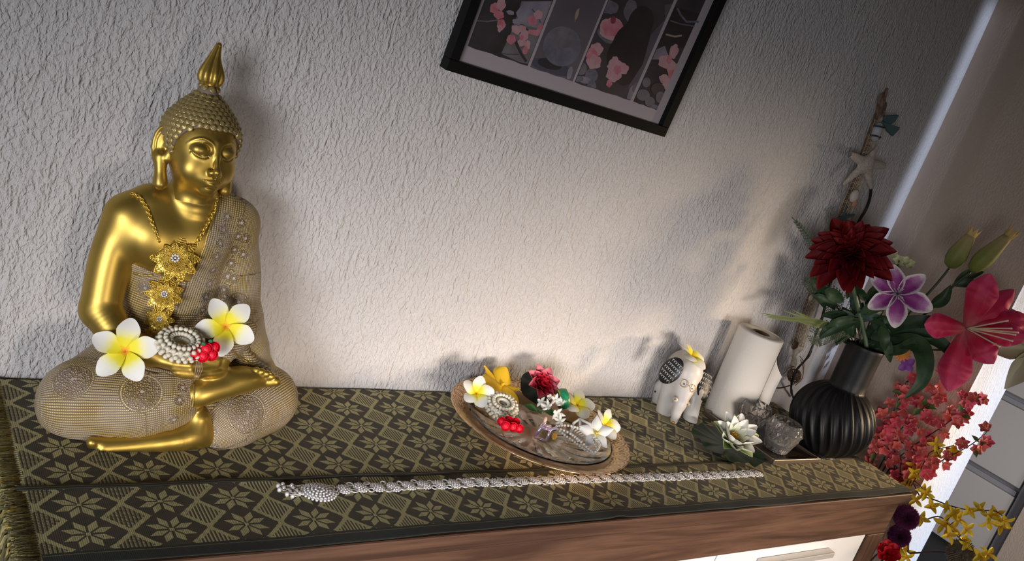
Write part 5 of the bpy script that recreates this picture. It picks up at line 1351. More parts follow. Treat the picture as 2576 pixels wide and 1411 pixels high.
fern([Bq(2150, 850, -.25), Bq(2100, 835, -.25), Bq(2060, 845, -.25), Bq(2048, 868, -.25)], .040, 'grey green fern sprig drooping left over the vase rim', 16)
gb = empty('grass_blade_spray', root_at(Bq(2090, 815, -.25)), 'spray of long yellow green grass blades pointing left', 'leaves'); M_gr = MT('yellow_green_blade', (.17, .20, .055), .55)
for k, (u, v) in enumerate(((1908, 786), (1915, 792), (1922, 797), (1968, 780), (1992, 778), (2010, 790), (1955, 800), (2030, 800), (1938, 796))):
    wobj('blade', ribbon([Bq(2128, 828 + k, -.24), Bq(2060, 806 + k * 2, -.25), Bq((u + 2060) / 2, (v + 806) / 2 + 4, -.25), Bq(u, v, -.25)], .0065, .5, 2, .2, .2 * (k % 3), ends=(.5, .0)), M_gr, gb)
# cream lily at the very edge
M_cl = petal_mat('cream_lily_petal', [(0, (.50, .48, .26)), (1, (.62, .56, .45))]); cl_ = Bq(2600, 880, -.30)
cq = empty('cream_lily', root_at(cl_), 'large cream lily partly cut off at the right edge behind the pink lily', 'flower', rot=face_rot(to_cam(cl_, 0, .2), 0))
clp = petal_mesh('petal', M_cl, .105, .050, 12, 7, base=.25, wmax=.55, cup=.2, curl=-.15, wave=.03, point=.4)
ring_of(cq, 'petal', clp, 6, .1, 2.45)
wobj('stem', MB().tube(spline([cl_, Bq(2450, 880, -.26), Bq(2300, 880, -.24), VM + np.array((.02, .005, -.01))]), .0025, 6), M_sd, cq)
# small orange and violet blooms hanging by the rim
M_org = petal_mat('orange_petal', [(0, (.60, .35, .05)), (1, (.62, .12, .04))]); M_vio = petal_mat('violet_petal', [(0, (.20, .05, .28)), (1, (.22, .07, .30))])
oc = Bq(2268, 888, -.26); oo = empty('orange_bloom', root_at(oc), 'small orange fringed bloom hanging beside the vase rim', 'flower', rot=face_rot(to_cam(oc, -.3, .3), 0)); op = petal_mesh('petal', M_org, .022, .006, 5, 3, base=.5, cup=.1, point=.5)
ring_of(oo, 'petal', op, 14, .2); wobj('stem', MB().tube([oc, VM + np.array((.03, 0, .004)), VM + np.array((.02, 0, -.02))], .0015, 5), M_sg, oo)
vc_ = Bq(2278, 915, -.25); vv = empty('violet_bloom', root_at(vc_), 'small violet bloom half hidden by a leaf beside the vase', 'flower', rot=face_rot(to_cam(vc_, -.2, .3), 0)); vpm = petal_mesh('petal', M_vio, .022, .018, 6, 4, base=.4, cup=.2)
ring_of(vv, 'petal', vpm, 4, .2, -2.2); wobj('stem', MB().tube(spline([vc_, Bq(2262, 880, -.24), VM + np.array((.03, .004, .003)), VM + np.array((.02, 0, -.02))]), .0012, 5), M_sd, vv)
# ---------------------------------------------------------------- framed picture, leaning slightly out from the wall
LEAN = math.radians(4.8); PW, PH, PD = .514, .296, .022
PO = np.array((.7475, -.0045, .5835)); pn = np.array((0, -math.cos(LEAN), -math.sin(LEAN))); pu = np.array((0, -math.sin(LEAN), math.cos(LEAN)))
pic = empty('framed_picture', tuple(PO), 'black framed collage print of candle, stones and pink blossoms on the wall', 'picture', rot=(LEAN, 0, 0))
M_frm = MT('black_frame', (0.0035, 0.0035, 0.0035), .5, spec=.2); M_mat = MT('print_paper', (0.34, 0.29, 0.31), .6)
def pb(name, a, b, m, bev=.001): return MB().box(a, b, bev).obj(name, m, pic, False)
fw_ = .0185
pb('frame_rail', (0, -PD, 0), (PW, -.001, fw_), M_frm); pb('frame_rail', (0, -PD, PH - fw_), (PW, -.001, PH), M_frm)
pb('frame_rail', (0, -PD, fw_ + .0002), (fw_, -.001, PH - fw_ - .0002), M_frm); pb('frame_rail', (PW - fw_, -PD, fw_ + .0002), (PW, -.001, PH - fw_ - .0002), M_frm)
pb('backing', (.004, -.0008, .004), (PW - .004, .0008, PH - .004), M_frm, 0)
pb('print', (fw_ - .002, -.0090, fw_ - .002), (PW - fw_ + .002, -.0015, PH - fw_ + .002), M_mat, 0)
pc = PO + pn * .0095                     # plane of the print
def PP(X, Y):                          # point of the print seen at a spot of the photograph
    d = ray(1100 + X / 3.481, Y / 3.481); t = ((pc - CC) @ pn) / (d @ pn); q = CC + t * d - PO
    return float(q[0]), float(q @ pu)
def print_mat(name, stops, scale=18, det=3):
    m = MT(name, stops[0][1], .55); m.color(m.ramp(m.noise(m.coord(), scale, det), stops)); return m
LAY = [.0]
CLIP = {}
def clip(pts, box):                    # trim a printed shape to the photo it is printed on
    (x0, x1, f) = box
    for side in (0, 1, 2):
        val = (lambda p: p[0] - x0) if side == 0 else (lambda p: x1 - p[0]) if side == 1 else (lambda p: p[1] - f(p[0]))
        out = []
        for a, b in zip(pts, pts[1:] + pts[:1]):
            va, vb = val(a), val(b)
            if va >= 0: out.append(a)
            if (va >= 0) != (vb >= 0): t = va / (va - vb); out.append((a[0] + (b[0] - a[0]) * t, a[1] + (b[1] - a[1]) * t))
        pts = out
        if len(pts) < 3: return []
    return pts
def flat(name, pts, mat, parent, lift=None):
    if parent in CLIP: pts = clip(list(pts), CLIP[parent])
    if len(pts) < 3: return None
    pts = [(x, min(s, PH - fw_ - .004)) for x, s in pts]
    LAY[0] += .000012; z = -.0092 - LAY[0]
    n = len(pts); cx = sum(p[0] for p in pts) / n; cz = sum(p[1] for p in pts) / n
    V = [(x, z, s) for x, s in pts]; F = [list(range(n))]
    return obj(name, mesh(name, V, F, mat, False), parent)
dk = (.020, .016, .018)
M_p1 = print_mat('print_dark_wood', [(.3, (.012, .009, .010)), (.7, (.045, .036, .038))], 14); M_p2 = print_mat('print_lilac', [(.3, (.075, .060, .075)), (.7, (.11, .09, .10))], 7)
M_p3 = print_mat('print_shadow', [(.3, (.030, .022, .024)), (.7, (.060, .046, .050))], 8); M_p4 = print_mat('print_dusk', [(.3, (.018, .013, .015)), (.7, (.055, .042, .044))], 12)
M_stn = print_mat('print_stone', [(.3, (.085, .080, .105)), (.7, (.14, .13, .165))], 60); M_stn2 = print_mat('print_pebble', [(.3, (.095, .080, .095)), (.7, (.15, .13, .145))], 50)
M_pk = print_mat('print_pink', [(.3, (.38, .095, .125)), (.7, (.46, .19, .22))], 70); M_pk2 = print_mat('print_pale_pink', [(.3, (.40, .19, .21)), (.7, (.42, .26, .28))], 70)
M_tw = MT('print_twig', (.035, .018, .022), .6); M_lil2 = print_mat('print_lavender', [(.3, (.14, .12, .16)), (.7, (.24, .21, .25))], 25); M_bud = M_bud if 'M_bud' in globals() else None
M_flm = MT('print_flame', (.30, .20, .15), .6)
def panel(name, quad, mat):
    pts = []
    for (a, b) in zip(quad, quad[1:] + quad[:1]):
        A0 = PP(*a); B0 = PP(*b)
        for i in range(6): t = i / 6; pts.append((A0[0] + (B0[0] - A0[0]) * t + .0006 * math.sin(i * 2.3 + a[0]), A0[1] + (B0[1] - A0[1]) * t + .0006 * math.cos(i * 1.7 + a[1])))
    return flat(name, pts, mat, pic)
top = PH - fw_ - .004
def up_(x): return x
def strip(x0b, y0b, x1b, y1b, mat):       # one upright photo of the collage, from its lower edge to the frame
    a = PP(x0b, y0b); b = PP(x1b, y1b); pts = []
    for i in range(9): t = i / 8; pts.append((a[0] + (b[0] - a[0]) * t, a[1] + (b[1] - a[1]) * t + .0007 * math.sin(i * 2.1 + x0b)))
    for i in range(9): t = 1 - i / 8; pts.append((a[0] + (b[0] - a[0]) * t, top + .0006 * math.sin(i * 1.9)))
    o = flat('collage_photo', pts, mat, pic); CLIP[o] = (a[0] + .0008, b[0] - .0008, lambda x: a[1] + (b[1] - a[1]) * (x - a[0]) / (b[0] - a[0]) + .0012); return o
s1 = strip(266, 405, 792, 578, M_p1); s2 = strip(812, 590, 1186, 712, M_p2); s3 = strip(1202, 722, 1692, 880, M_p3); s4 = strip(1716, 890, 1922, 962, M_p4)
def blob(cx, cy, rx, ry, mat, parent, rot=0.0, n=22, lump=0.0, seed=0, name='printed_shape'):
    pts = []
    for k in range(n):
        a = 2 * PI * k / n; r = 1 + lump * math.sin(5 * a + seed) + lump * .5 * math.sin(9 * a + seed * 2)
        x = rx * r * math.cos(a); y = ry * r * math.sin(a); pts.append(PP(cx + x * math.cos(rot) - y * math.sin(rot), cy + x * math.sin(rot) + y * math.cos(rot)))
    return flat(name, pts, mat, parent)
def stroke(P, w, mat, parent, name='printed_twig'):
    pts = []; L = []; R = []
    for i, p in enumerate(P):
        a = P[max(0, i - 1)]; b = P[min(len(P) - 1, i + 1)]; dx, dy = b[0] - a[0], b[1] - a[1]; l = math.hypot(dx, dy); L.append(PP(p[0] - dy / l * w, p[1] + dx / l * w)); R.append(PP(p[0] + dy / l * w, p[1] - dx / l * w))
    LAY[0] += .000012; z = -.0092 - LAY[0]; n = len(P); V = [(x, z, s) for x, s in L] + [(x, z, s) for x, s in R]; F = [[i, i + 1, n + i + 1, n + i] for i in range(n - 1)]
    return obj(name, mesh(name, V, F, mat, False), parent)
M_grw = print_mat('print_grey_plank', [(.3, (.10, .09, .095)), (.7, (.15, .135, .14))], 40)
flat('printed_shape', [PP(*p) for p in ((560, 470), (640, 300), (700, 130), (740, 10), (1010, 10), (900, 300), (800, 560), (720, 545))], M_grw, s1)
flat('printed_shape', [PP(*p) for p in ((690, 110), (760, 20), (1000, 10), (950, 150), (905, 250), (800, 230), (720, 200))], M_lil2, s1)
stroke([(345, 182), (440, 188), (540, 175)], 5, M_stn, s1); stroke([(660, 195), (760, 230), (800, 270), (900, 280)], 7, M_tw, s1)
stroke([(680, 350), (700, 400), (735, 470), (780, 540)], 12, M_tw, s1); stroke([(720, 230), (730, 330), (700, 400)], 6, M_tw, s1); stroke([(500, 468), (610, 474), (716, 476)], 3, M_tw, s1); stroke([(830, 80), (880, 140), (905, 200)], 3, M_tw, s1)
for (x, y, rx, ry, m, ro) in ((500, 70, 38, 48, M_pk, .4), (560, 40, 40, 55, M_pk2, .1), (540, 130, 45, 38, M_pk, .2), (560, 215, 38, 48, M_pk, 0), (548, 250, 18, 34, M_pk2, .2), (648, 345, 40, 42, M_pk, .2), (690, 260, 46, 34, M_pk2, .8),
                          (740, 250, 40, 30, M_pk2, .1), (850, 285, 60, 24, M_pk, .2), (900, 250, 26, 44, M_pk, .3), (830, 180, 46, 38, M_pk, .6), (885, 130, 40, 40, M_pk2, .3), (760, 310, 38, 52, M_pk2, .3), (740, 370, 34, 36, M_pk2, .1), (790, 395, 24, 44, M_pk2, .1), (770, 440, 24, 36, M_pk, .2), (740, 330, 18, 24, M_pk, .5), (640, 110, 34, 20, M_lil2, .3), (700, 190, 44, 26, M_lil2, .2)):
    blob(x, y, rx, ry, m, s1, ro, lump=.08, seed=x, name='printed_petal')
blob(1000, 590, 190, 60, MT('print_blue_grey', (.055, .050, .075), .6), s2, .3, lump=.05)
blob(985, 560, 110, 46, MT('print_dark_shadow', (.022, .018, .022), .6), s2, .25); sc_ = blob(1092, 405, 166, 176, M_stn, s2, .1, 40); blob(1105, 330, 118, 88, M_stn2, s2, .1, 32)
stroke([(1205, 195), (1212, 150), (1246, 70)], 3, M_flm, s2); blob(1222, 125, 14, 50, M_flm, s2, .28); blob(1160, 640, 22, 60, M_lil2, s2, .25)
for (x, y, rx, ry, m, ro) in ((1500, 60, 90, 60, M_stn2, .2), (1520, 90, 34, 34, M_stn, 0), (1690, 90, 56, 96, M_stn2, .2), (1520, 300, 120, 80, M_stn, .3)): blob(x, y, rx, ry, m, s3, ro, lump=.04, seed=x)
blob(1530, 255, 112, 100, M_pk2, s3, .2, lump=.06, seed=2, name='printed_petal'); blob(1530, 240, 90, 80, M_pk, s3, .2, lump=.12, seed=4, name='printed_petal'); blob(1540, 175, 24, 34, MT('print_deep_rose', (.20, .03, .05), .6), s3, .2, name='printed_petal')
M_bh = print_mat('print_near_black', [(.3, (.012, .007, .008)), (.7, (.030, .020, .021))], 9)
blob(1690, 470, 190, 280, M_bh, s3, .28, 30, .03); blob(1780, 200, 110, 150, M_bh, s3, .3, 24); flat('printed_shape', [PP(*p) for p in ((1690, 860), (1670, 760), (1800, 560), (1870, 300), (1990, 170), (1990, 40), (2060, 30), (1900, 450), (1700, 875))], M_p2, s3)
for (x, y, rx, ry, m, ro) in ((1260, 600, 50, 56, M_stn2, .1), (1350, 660, 56, 62, M_stn, .1), (1290, 700, 60, 30, M_lil2, .2), (1350, 760, 40, 60, M_stn, .1), (1240, 690, 40, 26, M_stn, 0)): blob(x, y, rx, ry, m, s3, ro)
for (x, y, rx, ry, m, ro) in ((1395, 430, 56, 56, M_pk2, .2), (1350, 470, 60, 50, M_pk, .7), (1370, 540, 66, 64, M_pk2, .4), (1330, 480, 22, 40, M_pk, .2), (1560, 580, 72, 60, M_pk2, .5), (1620, 600, 56, 50, M_pk2, .1), (1545, 650, 66, 66, M_pk2, .6), (1560, 540, 32, 50, M_pk2, -.2), (1505, 730, 26, 34, M_pk, .2), (1575, 610, 34, 40, M_pk, .2)):
    blob(x, y, rx, ry, m, s3, ro, lump=.09, seed=y, name='printed_petal')
blob(1700, 830, 34, 90, M_lil2, s3, .3); blob(1740, 770, 34, 50, M_stn2, s3, .3)
flat('printed_shape', [PP(*p) for p in ((2070, 60), (2290, 120), (2290, 300), (2200, 420), (1930, 400))], M_bh, s4)
stroke([(2100, 70), (2130, 130), (2180, 190), (2290, 190)], 9, M_stn, s4, 'printed_ripple'); stroke([(2040, 180), (2130, 210), (2250, 230)], 5, M_stn, s4, 'printed_ripple'); stroke([(2000, 300), (2080, 320), (2140, 310)], 8, M_flm, s4, 'printed_ripple')
flat('printed_shape', [PP(*p) for p in ((1900, 440), (1990, 400), (2020, 480), (1960, 520), (1880, 520))], M_lil2, s4)
for (x, y, rx, ry, m, ro) in ((2070, 450, 38, 66, M_pk2, .3), (2000, 540, 66, 60, M_pk2, .2), (2060, 600, 50, 60, M_pk2, .4), (2030, 520, 22, 40, M_pk, .3), (1990, 690, 50, 40, M_pk2, .3), (2010, 740, 42, 42, M_pk2, .1), (2050, 650, 30, 44, M_pk, .2)): blob(x, y, rx, ry, m, s4, ro, lump=.09, seed=x, name='printed_petal')
for (x, y, rx, ry, m) in ((1830, 720, 36, 44, M_stn2), (1800, 830, 60, 50, M_stn2), (1930, 780, 60, 56, M_p3), (1860, 890, 44, 44, M_stn2), (1900, 940, 36, 26, M_stn), (1950, 850, 40, 50, M_stn2)): blob(x, y, rx, ry, m, s4, .2)
MB().tube([(PW * .5, .001, PH - .01), (PW * .5, .018, PH + .002)], .002, 6).obj('hanger', M_frm, pic)

# ---------------------------------------------------------------- driftwood wall hanging
M_drf = MT('driftwood', (.15, .095, .06), .85); M_drf.speckle((.10, .06, .04), (.22, .15, .10), 90); M_bur = MT('burlap_yarn', (.40, .33, .25), .9); M_bur.speckle((.34, .28, .20), (.50, .42, .32), 150)
dw = empty('driftwood_hanging', root_at(A(2120, 560, -.02)), 'tall driftwood wall hanging wrapped in netting with starfish and shells', 'wall decoration')
dwp = [(2232, 222), (2218, 262), (2200, 320), (2180, 380), (2160, 440), (2130, 520), (2105, 590), (2070, 680), (2042, 750), (2022, 810), (2006, 868)]
wood = MB().tube(spline([A(u, v, -.018) for u, v in dwp], 6), [min(.0035 + .0007 * i, .0135) for i in range(61)], 10, flat=.5); wobj('wood', wood, M_drf, dw)
for (P, r) in (([(2232, 222), (2226, 250), (2222, 300), (2210, 350)], .0028), ([(2222, 250), (2230, 262), (2226, 280)], .0015), ([(2205, 300), (2212, 250), (2222, 235)], .0035)): wobj('twig', MB().tube(spline([A(u, v, -.026) for u, v in P], 4), r, 6), M_drf, dw)
net = MB()
S = spline([A(u, v, -.020) for u, v in dwp], 10); n = len(S)
def across(i, s, wd, lift=.021):
    d = S[min(i + 1, n - 1)] - S[max(i - 1, 0)]; d /= np.linalg.norm(d); sd = np.cross(d, (0, 1, 0)); sd /= np.linalg.norm(sd); return S[i] + sd * s * wd + np.array((0, -lift * math.sqrt(max(0, 1 - s * s)) * .62, 0))
for j in range(13):
    s = -1 + 2 * j / 12; net.tube([across(i, s, .006 + .017 * min(1, (i - 14) / 40)) for i in range(15, n)], .00075, 4)
for i in range(16, n, 1):
    if i < 50 and i % 2: continue
    for h in (0, .5): net.tube([across(i, s, .006 + .017 * min(1, (i - 14) / 40)) + (S[min(i + 1, n - 1)] - S[i]) * h for s in np.linspace(-1, 1, 7)], .00055, 4, cap=False)
o = wobj('burlap_netting', net, M_bur, dw); o['kind'] = 'stuff'
loose = MB(); rz = random.Random(9)
for k in range(16):
    i0 = rz.randrange(44, 60); s0_ = rz.uniform(-1, .2); loose.tube([across(min(n - 1, i0 + 4 * q), s0_ - .25 * q * rz.random(), .026, .026) for q in range(6)], .0006, 4)
o = wobj('loose_strings', loose, M_bur, dw); o['kind'] = 'stuff'
M_sf = MT('cream_starfish', (.44, .385, .32), .85); M_sf.speckle((.38, .33, .27), (.50, .44, .38), 200); M_teal = MT('dark_teal_felt', (.045, .085, .095), .8); M_tlw = MT('teal_painted_wood', (.07, .13, .13), .7)
def starfish(name, c, tips, r0, r1, y, mat, th=.35, label=None):
    Fd = Field(A(c[0], c[1], y) - .075, A(c[0], c[1], y) + .075, .0016); C0 = A(c[0], c[1], y)
    for u, v in tips: Fd.limb([C0, (C0 + A(u, v, y)) / 2, A(u, v, y + .004)], [r0, (r0 + r1) / 2, r1], r0 * .7, 4)
    V_, F_ = Fd.mesh(); V_[:, 1] = C0[1] + (V_[:, 1] - C0[1]) * .6
    o = wobj(name, MB().add(V_, [[int(i) for i in f] for f in F_]), mat, dw)
    if label: o['label'] = label
starfish('starfish', (2180, 412), [(2132, 384), (2205, 372), (2236, 418), (2190, 470), (2124, 460)], .0150, .0055, -.046, M_sf, label='cream starfish')
starfish('small_starfish', (2122, 548), [(2128, 520), (2148, 540), (2134, 566), (2108, 572), (2104, 548)], .0060, .0025, -.044, M_teal, label='dark teal starfish')
c = A(2147, 492, -.040); wobj('shell', MB().lathe([(.001, -.004), (.012, -.003), (.0165, .001), (.0150, .006), (.0090, .0095), (.001, .011)], 30, rfun=lambda r, z, a, i: r * (1 + .06 * math.sin(12 * a))).xf(Matrix.Translation(Vector(c)) @ Matrix.Rotation(PI / 2, 4, 'X') @ Matrix.Scale(.8, 4, (1, 0, 0))), petal_mat('shell_pink', [(0, (.50, .42, .38)), (1, (.50, .42, .38))]), dw, label='pale pink ribbed scallop shell')
wobj('coral', MB().ball(A(2150, 512, -.044), .009, 10, 7, (1, .5, 1.1)), MT('coral_pink', (.42, .20, .14), .8), dw)
c = A(2208, 335, -.040)
bo = MB().tube(spline([A(2214, 312, -.036), A(2206, 330, -.042), A(2200, 352, -.036)], 6), [.007 + .004 * math.sin(PI * k / 12) for k in range(13)], 12); wobj('float', bo, MT('chalk_white', (.42, .42, .44), .8), dw, label='small white wooden float with dark blue bands')
for (u, v) in ((2212, 318), (2203, 342)): wobj('band', MB().tube([A(u - 14, v - 2, -.046), A(u, v, -.052), A(u + 12, v + 3, -.046)], .0022, 6), MT('navy_band', (.035, .05, .08), .8), dw)
def slab(pts, y, th, m, name, lab=None):
    V = [tuple(A(u, v, y)) for u, v in pts] + [tuple(A(u, v, y) + np.array((0, th, 0))) for u, v in pts]; k = len(pts); F = [list(range(k)), list(range(k, 2 * k))[::-1]] + [[i, (i + 1) % k, k + (i + 1) % k, k + i] for i in range(k)]
    o = obj(name, mesh(name, V, F, m, False)); o.parent = dw; o.matrix_local = Matrix.Translation(dw.location).inverted()
    if lab: o['label'] = lab
slab([(2226, 300), (2232, 292), (2262, 290), (2252, 306), (2240, 314), (2230, 316)], -.045, .006, M_tlw, 'painted_fish_fin'); slab([(2222, 306), (2236, 312), (2264, 320), (2262, 326), (2246, 343), (2234, 330)], -.052, .006, M_tlw, 'painted_fish', 'teal painted wooden fish')
c = A(1998, 868, -.045); wobj('button', MB().lathe([(.001, 0), (.0105, 0), (.0115, .002), (.0105, .004), (.001, .0035)], 22).xf(Matrix.Translation(Vector(c)) @ Matrix.Rotation(PI / 2, 4, 'X')), MT('brown_button', (.11, .055, .035), .5), dw)
c = A(2040, 748, -.042); wobj('button', MB().lathe([(.001, 0), (.0095, 0), (.0105, .002), (.0095, .004), (.001, .0035)], 20).xf(Matrix.Translation(Vector(c)) @ Matrix.Rotation(PI / 2, 4, 'X')), M_bur, dw, label='pale button')
wobj('tied_neck', MB().tube(spline([A(2006, 868, -.022), A(1999, 892, -.024), A(1998, 908, -.024), A(1994, 922, -.024)], 5), [.020, .016, .012, .009, .007, .006, .005, .006, .007, .008, .009, .009, .009, .009, .009, .009], 10, flat=.5), M_bur, dw)
bc = A(1998, 945, -.026); wk = MB(); M_wik = MT('brown_wicker', (.16, .085, .05), .7)
for k in range(22):
    ax = Vector((rz.uniform(-1, 1), rz.uniform(-1, 1), rz.uniform(-1, 1))).normalized(); q = ax.to_track_quat('Z', 'Y').to_matrix(); r = rz.uniform(.0155, .0185)
    wk.tube([tuple(Vector(bc) + q @ Vector((r * math.cos(t), r * math.sin(t), 0))) for t in np.linspace(0, 2 * PI, 20, endpoint=False)], .0010, 5, close=True)
wobj('wicker_ball', wk, M_wik, dw)
for P, r in (([(1948, 976), (1968, 975), (1996, 966), (2012, 955)], .0018), ([(2014, 905), (2020, 925), (2018, 952), (2000, 970)], .0012), ([(1972, 940), (1985, 925), (1998, 922)], .0012), ([(2012, 896), (2022, 912), (2021, 940)], .0011)): wobj('twig', MB().tube(spline([A(u, v, -.030) for u, v in P], 5), r, 5), M_wik, dw)
M_cab = MT('black_cable_rubber', (.012, .012, .012), .45)
cp_ = [(2190, 452, -.030), (2189, 490, -.024), (2178, 525, -.020), (2158, 560, -.020), (2120, 640, -.020), (2085, 720, -.020), (2070, 790, -.022), (2052, 840, -.024), (2045, 868, -.026), (2030, 900, -.030), (2008, 925, -.052), (1998, 940, -.054), (1992, 962, -.050), (1990, 985, -.030), (1998, 1004, -.014)]
S = spline([A(*p) for p in cp_], 6); cb_ = MB().tube(S, .0028, 7); cabt = empty('black_cable', root_at(A(2052, 840, -.024)), 'black power cable hanging down beside the driftwood and behind the vase', 'cable')
wobj('cord', cb_, M_cab, cabt); wobj('cord', MB().tube([p + np.array((.0048 * (1 if i < 40 else math.cos((i - 40) * .5)), -.0005, 0)) for i, p in enumerate(S)], .0016, 6), M_cab, cabt)

# ---------------------------------------------------------------- blossom branches standing beside the sideboard
M_bk = MT('dark_twig', (.050, .026, .022), .7); M_cor = petal_mat('coral_petal', [(0, (.55, .18, .06)), (.25, (.66, .10, .09)), (.7, (.72, .16, .15)), (1, (.74, .24, .24))], .6); M_mag = petal_mat('rose_petal', [(0, (.50, .10, .08)), (.4, (.62, .05, .09)), (1, (.66, .12, .16))], .6)
cpm = petal_mesh('petal', M_cor, .0180, .0125, 6, 4, base=.25, wmax=.6, point=.25, cup=.15, curl=.15, wave=.05); cpm2 = petal_mesh('petal', M_mag, .0180, .0125, 6, 4, base=.25, wmax=.6, point=.25, cup=.15, curl=.15, wave=.05); M_lfg = petal_mat('silk_branch_leaf', [(0, (.09, .16, .04)), (1, (.12, .20, .06))])
lfm = petal_mesh('leaf', M_lfg, .034, .016, 6, 4, base=.1, wmax=.5, cup=.1, point=.5)
def bloom_mesh(pm, n=5, t=.35):
    mb = MB(); src = [v.co.copy() for v in pm.vertices]; fs = [list(p.vertices) for p in pm.polygons]; ra = [d.value for d in pm.attributes['rad'].data]; rad = []
    for k in range(n):
        M = Matrix.Rotation(2 * PI * k / n, 4, 'Z') @ Matrix.Rotation(-t, 4, 'Y'); mb.add([tuple(M @ v) for v in src], fs); rad += ra
    return mesh('blossom', mb.V, mb.F, pm.materials[0], attrs={'rad': rad, 'edge': [0.0] * len(rad)})
bl1, bl2, bl3 = bloom_mesh(cpm, 5, .15), bloom_mesh(cpm2, 5, .3), bloom_mesh(cpm, 5, .65)
rb2 = random.Random(17)
def branch(pts, label, blooms, x_off=0.0, group='coral blossom branches', metas=(bl1, bl2, bl3), leaves=(), name='blossom_branch', sc=1.0, jx=.020, cat='branch', base=True, extra=0):
    blooms = list(blooms)
    for k in range(extra):
        i = rb2.randrange(len(pts) - 1); t = rb2.random(); blooms.append((pts[i][0] + (pts[i+1][0] - pts[i][0]) * t + rb2.uniform(-26, 26), pts[i][1] + (pts[i+1][1] - pts[i][1]) * t + rb2.uniform(-22, 22)))
    P = [atX(u, v, x) for u, v, x in pts]; t0 = empty(name, root_at(P[-1]), label, cat, group)
    P = ([np.array((P[0][0] - .03, P[0][1] + .0, -.846))] if base else []) + P
    S = spline(P, 8); t0['label'] = label; wobj('twig', MB().tube(S, [.0022 - .0013 * i / len(S) for i in range(len(S))], 6), M_bk, t0)
    for b in blooms:
        u, v = b[0], b[1]; x = pts[0][2] + rb2.uniform(-jx, jx) + (b[3] if len(b) > 3 else 0); q = atX(u, v, x); i = int(np.argmin([np.linalg.norm(q - s) for s in S])); me = metas[rb2.randrange(len(metas))]
        d = (Vector(to_cam(q, rb2.uniform(-.7, .7), rb2.uniform(-.7, .7)))); s = sc * (b[2] if len(b) > 2 else rb2.uniform(.9, 1.2))
        o = obj('blossom', me, t0, mw=Matrix.Translation(Vector(q) - t0.location) @ face_rot(d, rb2.random() * 6).to_matrix().to_4x4() @ Matrix.Scale(s, 4))
        wobj('twig', MB().tube([S[i], (S[i] + q) / 2 + np.array((0, 0, .002)), q - np.array(d) * .002], .0010, 4), M_bk, t0)
    for u, v, du, dv in leaves:
        a = atX(u, v, pts[0][2] - .01); b_2 = atX(u + du, v + dv, pts[0][2] - .02); x = Vector(b_2 - a).normalized(); z = to_cam(a, .4); z = (z - x * z.dot(x)).normalized(); R3 = Matrix((x, z.cross(x), z)).transposed().to_4x4()
        obj('leaf', lfm, t0, mw=Matrix.Translation(Vector(a) - t0.location) @ R3 @ Matrix.Scale(np.linalg.norm(b_2 - a) / .034, 4))
    return t0
X1 = 2.135
branch([(2190, 1175, X1), (2215, 1105, X1), (2240, 1050, X1), (2262, 1005, X1), (2280, 960, X1)], 'coral blossom branch nearest the black vase', extra=14, blooms=[(2240, 1015), (2262, 985), (2225, 1060), (2250, 1040), (2272, 1020), (2215, 1090), (2232, 1075), (2205, 1120), (2190, 1150), (2256, 1060), (2262, 972), (2310, 972), (2300, 990), (2200, 1140), (2184, 1165), (2222, 1128), (2280, 1000)], leaves=[(2272, 992, -28, -8), (2266, 1010, -14, 18), (2200, 1140, -10, 22)])
branch([(2205, 1190, X1 + .03), (2230, 1140, X1 + .03), (2262, 1085, X1 + .03), (2315, 1030, X1 + .03), (2370, 975, X1 + .03), (2408, 930, X1 + .03)], 'tallest coral blossom branch, its tip behind the pink lily', extra=16, blooms=[(2384, 930), (2400, 955), (2362, 972), (2352, 1010), (2372, 1000), (2330, 1050), (2345, 1060), (2300, 1060), (2290, 1080), (2270, 1100), (2282, 1120), (2255, 1120), (2242, 1140), (2315, 1085), (2230, 1165), (2395, 940, .8), (2320, 1015)], leaves=[(2325, 1022, -30, 25), (2325, 1022, 32, 8), (2325, 1022, 5, -24)])
branch([(2215, 1195, X1 + .05), (2250, 1160, X1 + .05), (2300, 1120, X1 + .05), (2360, 1080, X1 + .05), (2402, 1050, X1 + .05), (2436, 1022, X1 + .05), (2460, 1010, X1 + .05)], 'coral blossom branch crossing the bright wall end', extra=14, blooms=[(2420, 998), (2452, 1002), (2436, 1042), (2390, 1048), (2405, 1065), (2365, 1060), (2375, 1088), (2330, 1100), (2345, 1115), (2318, 1135), (2305, 1150), (2290, 1140), (2270, 1165), (2285, 1170), (2260, 1190), (2325, 1160)], leaves=[(2418, 1040, -4, -26), (2420, 1045, 24, 10)])
branch([(2225, 1200, X1 + .04), (2270, 1195, X1 + .04), (2330, 1178, X1 + .04), (2385, 1150, X1 + .04), (2440, 1120, X1 + .04), (2480, 1090, X1 + .04)], 'lowest coral blossom branch reaching over the drawers', extra=10, blooms=[(2482, 1080), (2470, 1118), (2462, 1128), (2420, 1118), (2398, 1140), (2388, 1155), (2372, 1165), (2340, 1160), (2300, 1190), (2276, 1170), (2285, 1200), (2262, 1205), (2245, 1190), (2240, 1215), (2330, 1190), (2310, 1175)], leaves=[(2462, 1112, -18, -18), (2468, 1120, 14, -8), (2456, 1132, 0, 20)])
M_fo = petal_mat('forsythia_petal', [(0, (.62, .24, .01)), (.3, (.70, .46, .02)), (1, (.74, .58, .04))], .6); fpm = petal_mesh('petal', M_fo, .0225, .0105, 7, 4, base=.3, wmax=.55, cup=.15, curl=-.05, point=.0); fb1, fb2 = bloom_mesh(fpm, 4, .25), bloom_mesh(fpm, 4, .7); X2 = 2.16
